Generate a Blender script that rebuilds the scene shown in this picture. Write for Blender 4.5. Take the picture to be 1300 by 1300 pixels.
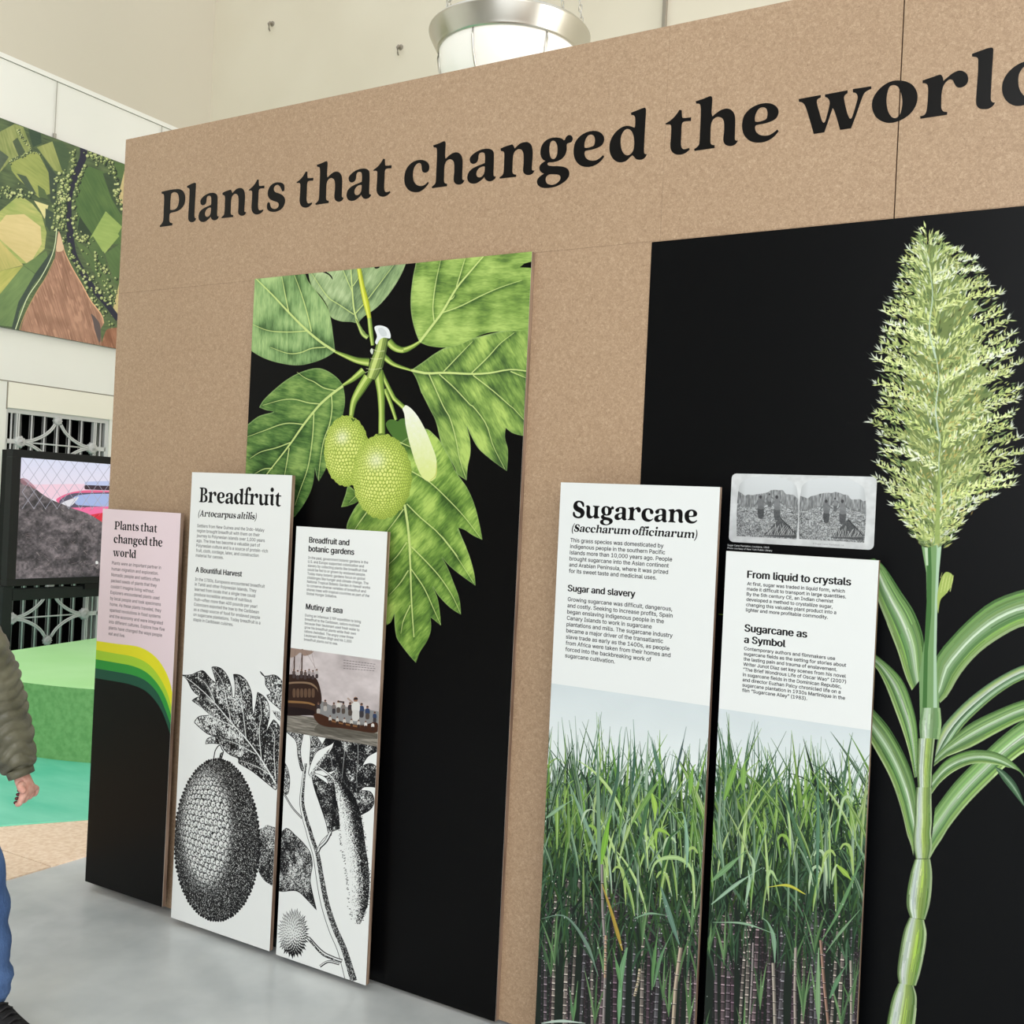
# Museum exhibit wall "Plants that changed the world": whole scene, built from code only.
import bpy, bmesh, math, random
import numpy as np
from mathutils import Vector, Matrix

for o in list(bpy.data.objects):
    bpy.data.objects.remove(o)
SC = bpy.context.scene
PI = math.pi

# ------------------------------------------------------------------ camera (solved from the wall's corners)
FPX = 1334.2329
PITCH, ROLL, YAW = -0.0001, 0.0477, 0.5374
CAM = np.array([0.0, -2.8736, 1.6182])
_cy, _sy = math.cos(YAW), math.sin(YAW)
FWD = np.array([-_sy * math.cos(PITCH), _cy * math.cos(PITCH), math.sin(PITCH)])
_rt = np.array([_cy, _sy, 0.0]); _up = np.cross(_rt, FWD)
RGT = _rt * math.cos(ROLL) + _up * math.sin(ROLL)
UPV = -_rt * math.sin(ROLL) + _up * math.cos(ROLL)
cd = bpy.data.cameras.new('camera'); cam = bpy.data.objects.new('camera', cd)
SC.collection.objects.link(cam); SC.camera = cam
cd.sensor_width = 36.0; cd.sensor_fit = 'HORIZONTAL'; cd.lens = 36.0 * FPX / 1300.0
cd.clip_start = 0.05; cd.clip_end = 100
cam.matrix_world = Matrix(((RGT[0], UPV[0], -FWD[0], CAM[0]), (RGT[1], UPV[1], -FWD[1], CAM[1]),
                           (RGT[2], UPV[2], -FWD[2], CAM[2]), (0, 0, 0, 1)))

# ------------------------------------------------------------------ light: daylight hall, white sky through tall glazing behind the camera, plus two added fill lamps
SC.view_settings.view_transform = 'Standard'; SC.view_settings.look = 'None'
SC.view_settings.exposure = 0.10; SC.view_settings.gamma = 1.0; SC.view_settings.use_curve_mapping = False
w = bpy.data.worlds.new('daylight'); SC.world = w; w.use_nodes = True
w.node_tree.nodes['Background'].inputs[0].default_value = (0.93, 0.965, 1.0, 1)
w.node_tree.nodes['Background'].inputs[1].default_value = 1.35

def area_light(name, loc, target, sx, sy, power, col):
    ld = bpy.data.lights.new(name, 'AREA'); ld.shape = 'RECTANGLE'; ld.size = sx; ld.size_y = sy
    ld.energy = power; ld.color = col
    o = bpy.data.objects.new(name, ld); SC.collection.objects.link(o)
    o.location = loc
    o.rotation_euler = (Vector(target) - Vector(loc)).to_track_quat('-Z', 'Y').to_euler()
    return o
area_light('window_daylight', (2.5, -8.9, 4.0), (-0.8, 0, 1.8), 7.0, 6.0, 410, (0.95, 0.975, 1.0))
area_light('side_fill_lamp', (6.7, -4.6, 3.0), (-1.0, 0, 1.3), 5.0, 4.5, 230, (1.0, 0.985, 0.96))  # added lamp, makes the exhibit wall fall off to the left; no window there
area_light('far_fill_lamp', (6.8, 2.7, 2.4), (-8.5, 2.7, 1.6), 3.6, 4.0, 430, (1.0, 0.985, 0.97))  # added lamp that brightens the left wall and hall behind; no window there

# ------------------------------------------------------------------ plane mapping (photo survey -> real planes)
def ray_to(pts, axis, val):
    p = np.atleast_2d(np.asarray(pts, float))[:, :2]
    d = FWD[None] * FPX + RGT[None] * (p[:, :1] - 650) + UPV[None] * (650 - p[:, 1:2])
    t = (val - CAM[axis]) / d[:, axis]
    return CAM[None] + d * t[:, None]

def crop(c, pts):
    """zoomed survey sketch (origin x, origin y, scale) -> photo frame; keeps the corner flag"""
    return [((q[0] / c[2] + c[0]), (q[1] / c[2] + c[1])) + tuple(q[2:]) for q in pts]

# ------------------------------------------------------------------ 2-D curve helpers
def smooth(pts, closed=True, step=6):
    """Catmull-Rom through the points; a point with a third value is a corner"""
    n = len(pts); out = []
    P = [np.array(p[:2], float) for p in pts]; cor = [len(p) > 2 for p in pts]
    rng = range(n) if closed else range(n - 1)
    for i in rng:
        j = (i + 1) % n
        p0 = P[(i - 1) % n] if (closed or i > 0) else P[i]
        p3 = P[(i + 2) % n] if (closed or i + 2 < n) else P[j]
        a, b = P[i], P[j]
        d = np.linalg.norm(b - a) + 1e-9
        ma = (b - p0) / (np.linalg.norm(b - a) + np.linalg.norm(a - p0) + 1e-9) * d
        mb = (p3 - a) / (np.linalg.norm(p3 - b) + d + 1e-9) * d
        if cor[i] or (not closed and i == 0): ma = (b - a)
        if cor[j] or (not closed and i == n - 2): mb = (b - a)
        if cor[i] and cor[j]:
            out.append(a); continue
        if cor[i]: ma = 1.5 * (b - a) - 0.5 * mb
        if cor[j]: mb = 1.5 * (b - a) - 0.5 * ma
        for k in range(step):
            t = k / step; t2 = t * t; t3 = t2 * t
            out.append((2 * t3 - 3 * t2 + 1) * a + (t3 - 2 * t2 + t) * ma + (-2 * t3 + 3 * t2) * b + (t3 - t2) * mb)
    if not closed: out.append(P[-1])
    return np.array(out)

def resample(pl, n):
    pl = np.asarray(pl, float); s = np.r_[0, np.cumsum(np.hypot(*(np.diff(pl, axis=0).T)))]
    t = np.linspace(0, s[-1], n)
    return np.c_[np.interp(t, s, pl[:, 0]), np.interp(t, s, pl[:, 1])]

def ribbon(center, widths, n=14):
    """polygon around a centre line, width given along it"""
    c = resample(center, n); w = np.interp(np.linspace(0, 1, n), np.linspace(0, 1, len(widths)), widths) / 2
    d = np.gradient(c, axis=0); d /= (np.hypot(d[:, 0], d[:, 1])[:, None] + 1e-9)
    nrm = np.c_[-d[:, 1], d[:, 0]] * w[:, None]
    return np.vstack([c + nrm, (c - nrm)[::-1]])

# ------------------------------------------------------------------ printing press: flat prints are drawn from vectors into generated textures
SS = 4
def coverage(contours, W, H):
    """exact-in-x coverage of a set of closed contours (signed, holes run the other way). returns x0,y0,mask"""
    P = np.vstack(contours)
    x0 = max(0, int(math.floor(P[:, 0].min())) - 1); x1 = min(W, int(math.ceil(P[:, 0].max())) + 2)
    y0 = max(0, int(math.floor(P[:, 1].min())) - 1); y1 = min(H, int(math.ceil(P[:, 1].max())) + 2)
    if x1 <= x0 or y1 <= y0: return None
    a = np.vstack(contours); b = np.vstack([np.roll(c, -1, axis=0) for c in contours])
    ya, yb = a[:, 1], b[:, 1]
    sg = np.where(yb > ya, 1.0, -1.0)
    lo = np.where(yb > ya, ya, yb); hi = np.where(yb > ya, yb, ya)
    r0 = np.clip(np.ceil((lo - y0) * SS - 0.5), 0, (y1 - y0) * SS).astype(int)
    r1 = np.clip(np.ceil((hi - y0) * SS - 0.5), 0, (y1 - y0) * SS).astype(int)
    cnt = r1 - r0; m = cnt > 0
    if not m.any(): return None
    a, b, sg, r0, cnt = a[m], b[m], sg[m], r0[m], cnt[m]
    idx = np.repeat(np.arange(len(cnt)), cnt)
    row = np.arange(cnt.sum()) - np.repeat(np.cumsum(cnt) - cnt, cnt) + r0[idx]
    yy = (row + 0.5) / SS + y0
    t = (yy - a[idx, 1]) / (b[idx, 1] - a[idx, 1])
    xx = np.clip(a[idx, 0] + t * (b[idx, 0] - a[idx, 0]) - x0, 0, x1 - x0 - 1e-4)
    wd = x1 - x0 + 1
    xi = xx.astype(int); fr = xx - xi; s = sg[idx]
    n = (y1 - y0) * SS * wd
    acc = np.bincount(row * wd + xi, weights=s * (1 - fr), minlength=n) + \
        np.bincount(row * wd + np.minimum(xi + 1, wd - 1), weights=s * fr, minlength=n)
    acc = np.cumsum(acc[:n].reshape(-1, wd), axis=1)[:, :-1]
    mask = np.minimum(np.abs(acc), 1).reshape(y1 - y0, SS, -1).mean(1)
    return x0, y0, mask

def vnoise(x, y, seed=0):
    xi = np.floor(x).astype(np.int64); yi = np.floor(y).astype(np.int64)
    fx = x - xi; fy = y - yi; fx = fx * fx * (3 - 2 * fx); fy = fy * fy * (3 - 2 * fy)
    def h(i, j):
        v = (i * 374761393 + j * 668265263 + seed * 1274126177) & 0xffffffff
        v = ((v ^ (v >> 13)) * 1274126177) & 0xffffffff
        return ((v ^ (v >> 16)) & 0xffff) / 65535.0
    return (h(xi, yi) * (1 - fx) + h(xi + 1, yi) * fx) * (1 - fy) + (h(xi, yi + 1) * (1 - fx) + h(xi + 1, yi + 1) * fx) * fy

def fbm(x, y, seed=0, o=4):
    v = 0; a = 0.5; s = 0
    for k in range(o):
        v = v + a * vnoise(x * 2 ** k, y * 2 ** k, seed + k * 17); s += a; a *= 0.55
    return v / s

def worley(x, y, seed=0, jit=0.8):
    """hex-ish cells: distance to nearest, second nearest, and a per-cell random"""
    yr = y / 0.866
    yi = np.floor(yr).astype(np.int64)
    best = np.full(x.shape, 9.0); sec = np.full(x.shape, 9.0); cid = np.zeros(x.shape); dxb = np.zeros(x.shape); dyb = np.zeros(x.shape)
    def h(i, j, s):
        v = (i * 374761393 + j * 668265263 + (seed + s) * 1274126177) & 0xffffffff
        v = ((v ^ (v >> 13)) * 1274126177) & 0xffffffff
        return ((v ^ (v >> 16)) & 0xffff) / 65535.0
    for dj in (-1, 0, 1):
        j = yi + dj; off = np.where(j % 2 == 0, 0.0, 0.5)
        xi = np.floor(x - off).astype(np.int64)
        for di in (-1, 0, 1, 2):
            i = xi + di
            cx = i + off + 0.0 + (h(i, j, 1) - 0.5) * jit * 0.6
            cy = (j + 0.5 + (h(i, j, 2) - 0.5) * jit * 0.6) * 0.866
            ddx = x - cx; ddy = y - cy; d = np.hypot(ddx, ddy)
            nb = d < best
            sec = np.where(nb, best, np.minimum(sec, d))
            cid = np.where(nb, h(i, j, 3), cid); dxb = np.where(nb, ddx, dxb); dyb = np.where(nb, ddy, dyb)
            best = np.where(nb, d, best)
    return best, sec, cid, dxb, dyb

def C3(*c): return np.array(c, float) / 255.0

class Print:
    """a flat print on one real plane; coordinates may be given in the photo frame or in metres"""
    def __init__(s, name, axis, val, u0, u1, z0, z1, ppm, base):
        s.name, s.axis, s.val, s.u0, s.u1, s.z0, s.z1, s.ppm = name, axis, val, u0, u1, z0, z1, ppm
        s.W = int(round((u1 - u0) * ppm)); s.H = int(round((z1 - z0) * ppm))
        s.a = np.empty((s.H, s.W, 3), np.float32); s.a[:] = base
    def m(s, pts):                      # photo frame -> canvas
        q = ray_to([p[:2] for p in pts], s.axis, s.val)
        u = q[:, 0] if s.axis == 1 else q[:, 1]
        return np.c_[(u - s.u0) * s.ppm, (s.z1 - q[:, 2]) * s.ppm]
    def mm(s, pts):                     # metres -> canvas
        p = np.asarray(pts, float)
        return np.c_[(p[:, 0] - s.u0) * s.ppm, (s.z1 - p[:, 1]) * s.ppm]
    def put(s, cov, col, alpha=1.0):
        if cov is None: return
        x0, y0, mk = cov; h, w = mk.shape
        if callable(col):
            yy, xx = np.mgrid[y0:y0 + h, x0:x0 + w]
            col = col(xx + 0.5, yy + 0.5)
        mk = (mk * alpha)[..., None]
        r = s.a[y0:y0 + h, x0:x0 + w]
        r += mk * (np.asarray(col, float) - r)
    def poly(s, contours, col, alpha=1.0):        # canvas coordinates
        if not isinstance(contours, list): contours = [contours]
        s.put(coverage([np.asarray(c, float) for c in contours], s.W, s.H), col, alpha)
    def shape(s, pts, col, alpha=1.0, step=6):    # smooth closed outline, photo frame
        s.poly(s.m(smooth(pts, True, step)), col, alpha)
    def line(s, pts, wd, col, alpha=1.0, n=18):   # smooth stroke, photo frame, width(s) in photo px
        c = smooth(pts, False, 6) if len(pts) > 2 else np.array([p[:2] for p in pts], float)
        if np.isscalar(wd): wd = [wd, wd]
        s.poly(s.m(ribbon(c, wd, n)), col, alpha)
    def seg_dist(s, pls, xx, yy):
        """distance (canvas px) to a set of canvas polylines and the side"""
        best = np.full(xx.shape, 1e9); side = np.zeros(xx.shape)
        for pl in pls:
            for a, b in zip(pl[:-1], pl[1:]):
                d = b - a; L2 = d @ d + 1e-9
                t = np.clip(((xx - a[0]) * d[0] + (yy - a[1]) * d[1]) / L2, 0, 1)
                dx = xx - a[0] - t * d[0]; dy = yy - a[1] - t * d[1]
                q = dx * dx + dy * dy; nb = q < best
                best = np.where(nb, q, best); side = np.where(nb, np.sign(d[0] * dy - d[1] * dx), side)
        return np.sqrt(best), side
    def image(s):
        im = bpy.data.images.new('print_' + s.name, s.W, s.H, alpha=False)
        px = np.ones((s.H, s.W, 4), np.float32); px[..., :3] = np.clip(s.a[::-1], 0, 1)
        im.pixels.foreach_set(px.ravel()); im.update(); im.pack()
        return im
# ------------------------------------------------------------------ measured places
LW_X = -8.5                                  # left wall plane
AER_X = -8.44; AER = (1.05, 4.45, 3.015, 4.70)
TV_X = -7.2; TVS = (1.992, 3.62, 0.94, 1.85)
ST = (-0.955, -0.553, 1.595, 1.765)          # stereo card, refined below
_q = ray_to([(929, 601), (1113.3, 605.3), (1109.2, 698.3), (925.2, 687.8)], 1, -0.007)
ST = (float((_q[0, 0] + _q[3, 0]) / 2), float((_q[1, 0] + _q[2, 0]) / 2), float((_q[2, 2] + _q[3, 2]) / 2), float((_q[0, 2] + _q[1, 2]) / 2))
_q = ray_to([(0, 150), (155, 206.5), (0, 416), (146, 441)], 0, AER_X)
AER = (1.05, 4.45, float((_q[2, 2] + _q[3, 2]) / 2), float((_q[0, 2] + _q[1, 2]) / 2))
# ------------------------------------------------------------------ lettering
_fonts = {}
def sans_font():
    if 'f' not in _fonts:
        f = None
        try:
            import os
            p = os.path.join(bpy.utils.system_resource('DATAFILES'), 'fonts', 'Inter.woff2')
            f = bpy.data.fonts.load(p)
        except Exception:
            f = None
        _fonts['f'] = f
    return _fonts['f']

def sans(text, bold=0.0):
    """closed contours of one line of sans text, unit em, y up, plus its width"""
    key = (text, bold)
    if key in _fonts: return _fonts[key]
    cu = bpy.data.curves.new('line', 'FONT'); cu.body = text; cu.size = 1.0; cu.resolution_u = 3; cu.fill_mode = 'NONE'
    if sans_font(): cu.font = sans_font()
    ob = bpy.data.objects.new('line', cu); SC.collection.objects.link(ob)
    dg = bpy.context.evaluated_depsgraph_get(); me = ob.evaluated_get(dg).to_mesh()
    co = np.empty(len(me.vertices) * 3, np.float32); me.vertices.foreach_get('co', co); co = co.reshape(-1, 3)[:, :2]
    ed = np.empty(len(me.edges) * 2, np.int32); me.edges.foreach_get('vertices', ed); ed = ed.reshape(-1, 2)
    ob.evaluated_get(dg).to_mesh_clear(); bpy.data.objects.remove(ob); bpy.data.curves.remove(cu)
    # walk every outline in its own drawing order so that holes run against their letters
    wrap = (ed[:, 1] - ed[:, 0]) != 1
    fix = np.where(wrap & (ed[:, 0] < ed[:, 1]), True, False)
    ed[fix] = ed[fix][:, ::-1]
    e = co[ed].astype(float)
    _fonts[key] = (e, float(co[:, 0].min()), float(co[:, 0].max()))
    return _fonts[key]

def cover_edges(a, b, W, H):
    both = np.vstack([a, b])
    x0 = max(0, int(both[:, 0].min()) - 1); x1 = min(W, int(both[:, 0].max()) + 3)
    y0 = max(0, int(both[:, 1].min()) - 1); y1 = min(H, int(both[:, 1].max()) + 3)
    if x1 <= x0 or y1 <= y0: return None
    sg = np.where(b[:, 1] > a[:, 1], 1.0, -1.0)
    lo = np.minimum(a[:, 1], b[:, 1]); hi = np.maximum(a[:, 1], b[:, 1])
    r0 = np.clip(np.ceil((lo - y0) * SS - 0.5), 0, (y1 - y0) * SS).astype(int)
    r1 = np.clip(np.ceil((hi - y0) * SS - 0.5), 0, (y1 - y0) * SS).astype(int)
    cnt = r1 - r0; m = cnt > 0; a, b, sg, r0, cnt = a[m], b[m], sg[m], r0[m], cnt[m]
    idx = np.repeat(np.arange(len(cnt)), cnt)
    row = np.arange(cnt.sum()) - np.repeat(np.cumsum(cnt) - cnt, cnt) + r0[idx]
    t = ((row + 0.5) / SS + y0 - a[idx, 1]) / (b[idx, 1] - a[idx, 1])
    xx = np.clip(a[idx, 0] + t * (b[idx, 0] - a[idx, 0]) - x0, 0, x1 - x0 - 1e-4)
    wd = x1 - x0 + 1; xi = xx.astype(int); fr = xx - xi; n = (y1 - y0) * SS * wd
    acc = np.bincount(row * wd + xi, weights=sg[idx] * (1 - fr), minlength=n) + \
        np.bincount(row * wd + np.minimum(xi + 1, wd - 1), weights=sg[idx] * fr, minlength=n)
    acc = np.cumsum(acc[:n].reshape(-1, wd), axis=1)[:, :-1]
    return x0, y0, np.clip(np.abs(acc), 0, 1).reshape(y1 - y0, SS, -1).mean(1)

def set_sans(pr, text, x, y, size, col, bold=0.0, alpha=1.0):
    """text with its baseline start at canvas x,y; size = canvas px per em"""
    e, mn, mx = sans(text, bold)
    for k in ((0,) if bold <= 0 else (-1, 0, 1)):
        o = [x - mn * size + k * bold * size, y]
        pr.put(cover_edges(e[:, 0] * [size, -size] + o, e[:, 1] * [size, -size] + o, pr.W, pr.H), col, alpha)

def block(pr, lines, p_first, p_last, p_right, ref, col, bold=0.0, alpha=1.0):
    """lines of text: baseline start of first and last line and the right end of line ref, in the photo frame"""
    q = pr.m([p_first, p_last, p_right])
    e, mn, mx = sans(lines[ref], bold)
    k = ref / max(1, len(lines) - 1)
    size = (q[2, 0] - (q[0, 0] + (q[1, 0] - q[0, 0]) * k)) / (mx - mn)
    x = (q[0, 0] + q[1, 0]) / 2
    for i, t in enumerate(lines):
        y = q[0, 1] + (q[1, 1] - q[0, 1]) * i / max(1, len(lines) - 1)
        set_sans(pr, t, x, y, size, col, bold, alpha)

# serif display face, drawn glyph by glyph from its letter shapes (survey sketches of the big headline)
_c1 = (195, 225, 18.571); _c2 = (245, 220, 18.571); _c3 = (300, 210, 18.571); _c5 = (430, 190, 18.571)
_c6 = (505, 170, 14.444); _c7 = (585, 165, 14.444); _c8 = (665, 155, 14.444); _c9 = (740, 130, 14.444)
_cE = (910, 115, 14.444); _cW = (1010, 90, 13.0); _cO = (1095, 75, 13.0); _cR = (1160, 55, 13.0); _cL = (1210, 50, 14.444)
RAW = {
 'P': (_c1, [[(185,340,1),(195,386,1),(228,392),(245,420),(248,560),(240,750),(228,1000),(205,1070),(145,1140,1),(150,1170,1),(440,1130,1),(445,1078,1),(390,1060),(370,1020),(372,930),(378,870),(395,845),(430,828),(530,805),(640,745),(720,640),(745,520),(740,420),(700,330),(630,282),(560,275),(400,292)],
             [(412,400),(390,760,1),(450,766),(505,752),(552,710),(585,630),(598,530),(592,450),(565,380),(510,348),(450,358)]]),
 'l': (_cL, [[(345,268,1),(348,318,1),(420,325),(452,350),(460,400),(455,600),(435,880),(420,1130),(430,1210),(480,1265),(560,1280),(650,1270),(730,1220),(768,1160,1),(720,1152),(697,1120),(690,1060),(700,850),(718,520),(738,190),(722,158),(690,153),(620,168)]]),
 'a': (_c7, [[(165,550),(180,600),(220,622),(270,610),(308,572),(322,515),(328,460),(350,425),(390,412),(428,422),(443,455),(447,530),(442,606,1),(380,632),(290,668),(200,720),(145,780),(120,860),(128,920),(160,965),(220,985),(290,975),(360,932),(410,890),(432,858,1),(445,895),(480,930),(530,943),(590,925),(630,888),(643,852,1),(618,853),(602,835),(600,780),(605,640),(608,460),(600,400),(570,365),(520,347),(460,345),(380,360),(290,400),(210,460),(172,510)],
             [(442,672,1),(405,670),(350,692),(305,740),(285,800),(295,845),(325,868),(370,865),(412,828),(435,770)]]),
 'n': (_c2, [[(690,465,1),(695,515,1),(735,525),(750,560),(748,700),(738,920),(722,985),(668,1035,1),(672,1062,1),(945,1032,1),(945,988,1),(905,980),(885,945),(885,850),(897,620),(922,540),(962,497),(1000,485),(1045,510),(1065,560),(1072,640),(1068,800),(1060,900),(1072,960),(1110,995),(1165,1003),(1218,975),(1248,915,1),(1222,915),(1207,895),(1208,820),(1222,620),(1220,500),(1198,405),(1150,355),(1090,350),(1020,375),(960,430),(925,472,1),(905,415),(885,390),(850,398),(760,430)]]),
 't': (_c5, [[(815,480,1),(822,502,1),(880,500),(905,515),(912,560),(905,750),(893,920),(905,1010),(945,1075),(1010,1107),(1080,1105),(1160,1068),(1222,1005,1),(1205,978,1),(1150,1000),(1110,998),(1082,960),(1073,880),(1080,720),(1088,530),(1103,470),(1140,447),(1245,440,1),(1250,368,1),(1150,378),(1108,375),(1096,345),(1092,222,1),(1052,212,1),(1010,290),(945,375),(880,435)]]),
 's': (_c3, [[(1130,600,1),(1082,616,1),(1062,560),(1030,500),(985,462),(930,470),(890,520),(886,580),(925,632),(1000,658),(1090,702),(1140,770),(1150,850),(1120,950),(1060,1030),(970,1080),(880,1097),(800,1085),(745,1050),(724,1000),(730,900),(765,868),(790,890),(802,945),(830,1000),(890,1028),(950,1015),(990,975),(1002,925),(980,878),(930,855),(850,828),(780,780),(745,705),(745,620),(775,530),(840,450),(920,408),(1000,400),(1080,415),(1125,460),(1135,530)]]),
 'h': (_c6, [[(638,235,1),(648,273,1),(692,280),(705,312),(707,450),(695,720),(685,900),(668,945),(612,995,1),(618,1022,1),(893,982,1),(893,937,1),(858,930),(838,903),(838,800),(846,610),(870,540),(910,500),(950,490),(1000,515),(1022,570),(1025,700),(1013,850),(1025,910),(1060,945),(1120,955),(1175,930),(1212,872,1),(1190,872),(1172,855),(1170,800),(1177,600),(1174,490),(1155,425),(1115,378),(1060,362),(990,380),(920,430),(866,482,1),(856,420),(862,300),(866,190),(850,160),(820,165),(740,200)]]),
 'c': (_c6, [[(552,880,1),(568,900,1),(500,990),(400,1060),(310,1070),(220,1045),(150,970),(120,870),(122,770),(150,660),(210,570),(290,510),(380,480),(460,480),(530,510),(572,570),(575,640),(550,690),(500,713),(455,695),(440,650),(435,590),(422,550),(390,535),(340,560),(300,620),(280,700),(278,790),(295,870),(340,930),(400,955),(460,950),(510,922)]]),
 'g': (_c8, [[(755,322,1),(770,280),(810,245),(855,243),(888,275),(893,320),(870,365),(830,382),(797,394),(783,420),(785,500),(760,590),(700,670),(610,718),(520,738),(452,742),(430,765),(452,796),(520,808),(640,810),(740,825),(805,865),(832,930),(820,1000),(770,1070),(690,1130),(590,1180),(480,1205),(380,1210),(290,1185),(245,1130),(243,1070),(280,1010),(372,945,1),(330,930),(290,885),(285,820),(320,765),(398,712,1),(350,690),(310,620),(303,540),(325,440),(390,350),(480,300),(580,283),(680,298),(735,335,1)],
             [(540,343),(500,355),(475,410),(465,500),(475,600),(500,660),(535,680),(565,670),(600,620),(615,530),(610,430),(580,365)],
             [(470,960),(430,980),(402,1020),(400,1080),(430,1130),(500,1152),(570,1140),(630,1100),(665,1050),(668,1000),(640,970),(560,958)]]),
 'e': (_cE, [[(1105,715,1),(1132,745,1),(1050,840),(950,910),(830,950),(700,952),(590,915),(500,820),(463,700),(465,580),(500,460),(590,350),(700,280),(820,240),(940,232),(1050,265),(1115,330),(1130,400),(1105,480),(1060,530),(980,570),(870,605),(760,625),(712,642),(698,680),(715,750),(770,805),(850,828),(950,820),(1040,770)],
             [(703,572,1),(770,573),(850,550),(905,520),(925,460),(925,390),(900,330),(850,308),(790,320),(740,370),(705,450),(695,520)]]),
 'd': (_c9, [[(883,190,1),(888,233,1),(935,240),(958,275),(962,350),(957,440),(945,466,1),(880,440),(810,430),(730,450),(640,510),(560,600),(505,710),(488,820),(500,930),(550,1030),(630,1090),(710,1100),(790,1075),(860,1010),(905,972,1),(935,992),(970,1035),(1040,1053),(1110,1035),(1160,985),(1172,945,1),(1148,948),(1125,930),(1122,850),(1133,600),(1147,350),(1158,140),(1145,102),(1110,103),(1000,145)],
             [(820,488),(780,500),(740,540),(700,630),(692,740),(705,840),(745,930),(800,970),(860,960),(915,900),(938,820),(942,700),(920,580),(870,505)]]),
 'w': (_cW, [[(52,460,1),(55,505,1),(110,518),(150,555),(200,690),(300,1035,1),(475,1008,1),(530,850),(612,608,1),(640,650),(735,968,1),(915,942,1),(1000,720),(1110,410),(1150,345),(1250,290,1),(1250,248,1),(945,295,1),(948,350,1),(1000,365),(1025,420),(1010,510),(930,765),(905,785),(885,768),(850,680),(800,450),(810,400),(858,362,1),(858,315,1),(485,385,1),(488,427,1),(535,447),(562,500),(558,570),(490,825),(465,850),(440,828),(400,700),(352,520),(362,465),(415,435,1),(418,392,1)]]),
 'o': (_cO, [[(600,355),(720,375),(830,440),(895,560),(895,700),(840,830),(740,940),(600,1020),(450,1055),(320,1030),(210,950),(155,820),(155,700),(200,590),(290,480),(400,400),(500,362)],
             [(515,430),(450,450),(415,520),(392,640),(395,760),(420,870),(480,960),(545,975),(610,920),(645,800),(652,680),(630,560),(580,460)]]),
 'r': (_cR, [[(145,600,1),(148,646,1),(208,655),(235,700),(235,850),(218,1060),(185,1160),(105,1190,1),(110,1232,1),(550,1165,1),(555,1120,1),(490,1110),(458,1060),(455,950),(465,780),(500,670),(560,600),(600,582),(645,598),(670,650),(710,705),(770,718),(840,690),(890,630),(897,550),(865,480),(790,440),(720,445),(630,490),(545,560),(490,607,1),(475,540),(450,507),(410,510),(280,555)]]),
}
# left-most point of every letter of the headline
HEAD = [('P',202.9,287),('l',237.5,238.2),('a',252.2,273.5),('n',281,276.3),('t',315.9,240.7),('s',339,261.2),('t',376.7,231.2),('h',399.9,258.9),
        ('a',440,248.2),('t',473.9,216.1),('c',513.3,226.8),('h',547.4,239.9),('a',593.3,225.2),('n',633.8,226.6),('g',681.8,231.2),('e',728.1,195.2),
        ('d',773.8,186.8),('t',845,155.8),('h',880.2,191.2),('e',942.1,159.3),('w',1014,126.9),('o',1106.9,133.5),('r',1168.1,148.5),('l',1233.9,70.1),('d',1272.2,110.2)]
BASE = dict(P=(150,1170), l=None, n=(672,1062))
GL = {}
_zb = ray_to(crop(_c1, [(150, 1170)]) + crop(_c6, [(618, 1022)]) + crop(_cR, [(110, 1232)]) + crop(_cW, [(300, 1035)]), 1, 0.0)
Z_BASE = float(np.mean(_zb[:, 2]))
def _signed(c):
    x, y = c[:, 0], c[:, 1]; return 0.5 * np.sum(x * np.roll(y, -1) - np.roll(x, -1) * y)
for ch, (c, cs) in RAW.items():
    wc = []
    for k, q in enumerate(cs):
        w3 = ray_to(smooth(crop(c, q), True, 5), 1, 0.0); w2 = np.c_[w3[:, 0], w3[:, 2]]
        if (_signed(w2) > 0) != (k == 0): w2 = w2[::-1]
        wc.append(w2)
    zb = Z_BASE
    for key, cc, pt in (('P', _c1, (150,1170)), ('n', _c2, (672,1062)), ('h', _c6, (618,1022)), ('r', _cR, (110,1232)), ('w', _cW, (300,1035))):
        if key == ch: zb = float(ray_to(crop(cc, [pt]), 1, 0.0)[0, 2])
    x0 = min(w_[:, 0].min() for w_ in wc)
    GL[ch] = [w_ - [x0, zb] for w_ in wc]
XH = max(g[:, 1].max() for g in GL['n'])
def _bb(ch): P = np.vstack(GL[ch]); return P.min(0), P.max(0)
def _ell(cx, cy, rx, ry, n=20, sgn=1):
    t = np.linspace(0, 2 * PI, n, endpoint=False) * sgn; return np.c_[cx + rx * np.cos(t), cy + ry * np.sin(t)]
CAPH = _bb('P')[1][1]; ASC = _bb('l')[1][1]
u_ = XH
def S_(pts, step=5): return smooth([(p[0] * u_, p[1] * u_) + tuple(p[2:]) for p in pts], True, step)
nw = _bb('n')[1][0]
GL['u'] = [np.c_[nw - g[:, 0], XH - g[:, 1] - 0.02 * u_] for g in GL['n']]
GL['m'] = [GL['n'][0], np.clip(GL['n'][0], [nw * 0.36, -9], [9, 9]) + [nw * 0.56, 0]]
dw = _bb('d')[1]
GL['p'] = [np.c_[dw[0] - g[:, 0], XH - g[:, 1]] for g in GL['d']]
li = [q.copy() for q in GL['l']]
for q in li: q[:, 1] = np.where(q[:, 1] > ASC * 0.45, q[:, 1] - (ASC - XH * 1.03), q[:, 1])
GL['i'] = li + [_ell(_bb('l')[1][0] * 0.5, XH * 1.42, XH * 0.2, XH * 0.2)]
for ch, k in (('S', CAPH / XH * 1.0),):
    GL['S'] = [g * [1.22, k] for g in GL['s']]
def _orient(cs):
    out = []
    for i, c in enumerate(cs):
        c = np.asarray(c, float)
        if (_signed(c) > 0) != (i == 0): c = c[::-1]
        out.append(c)
    return out
H_ = CAPH / u_
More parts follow.
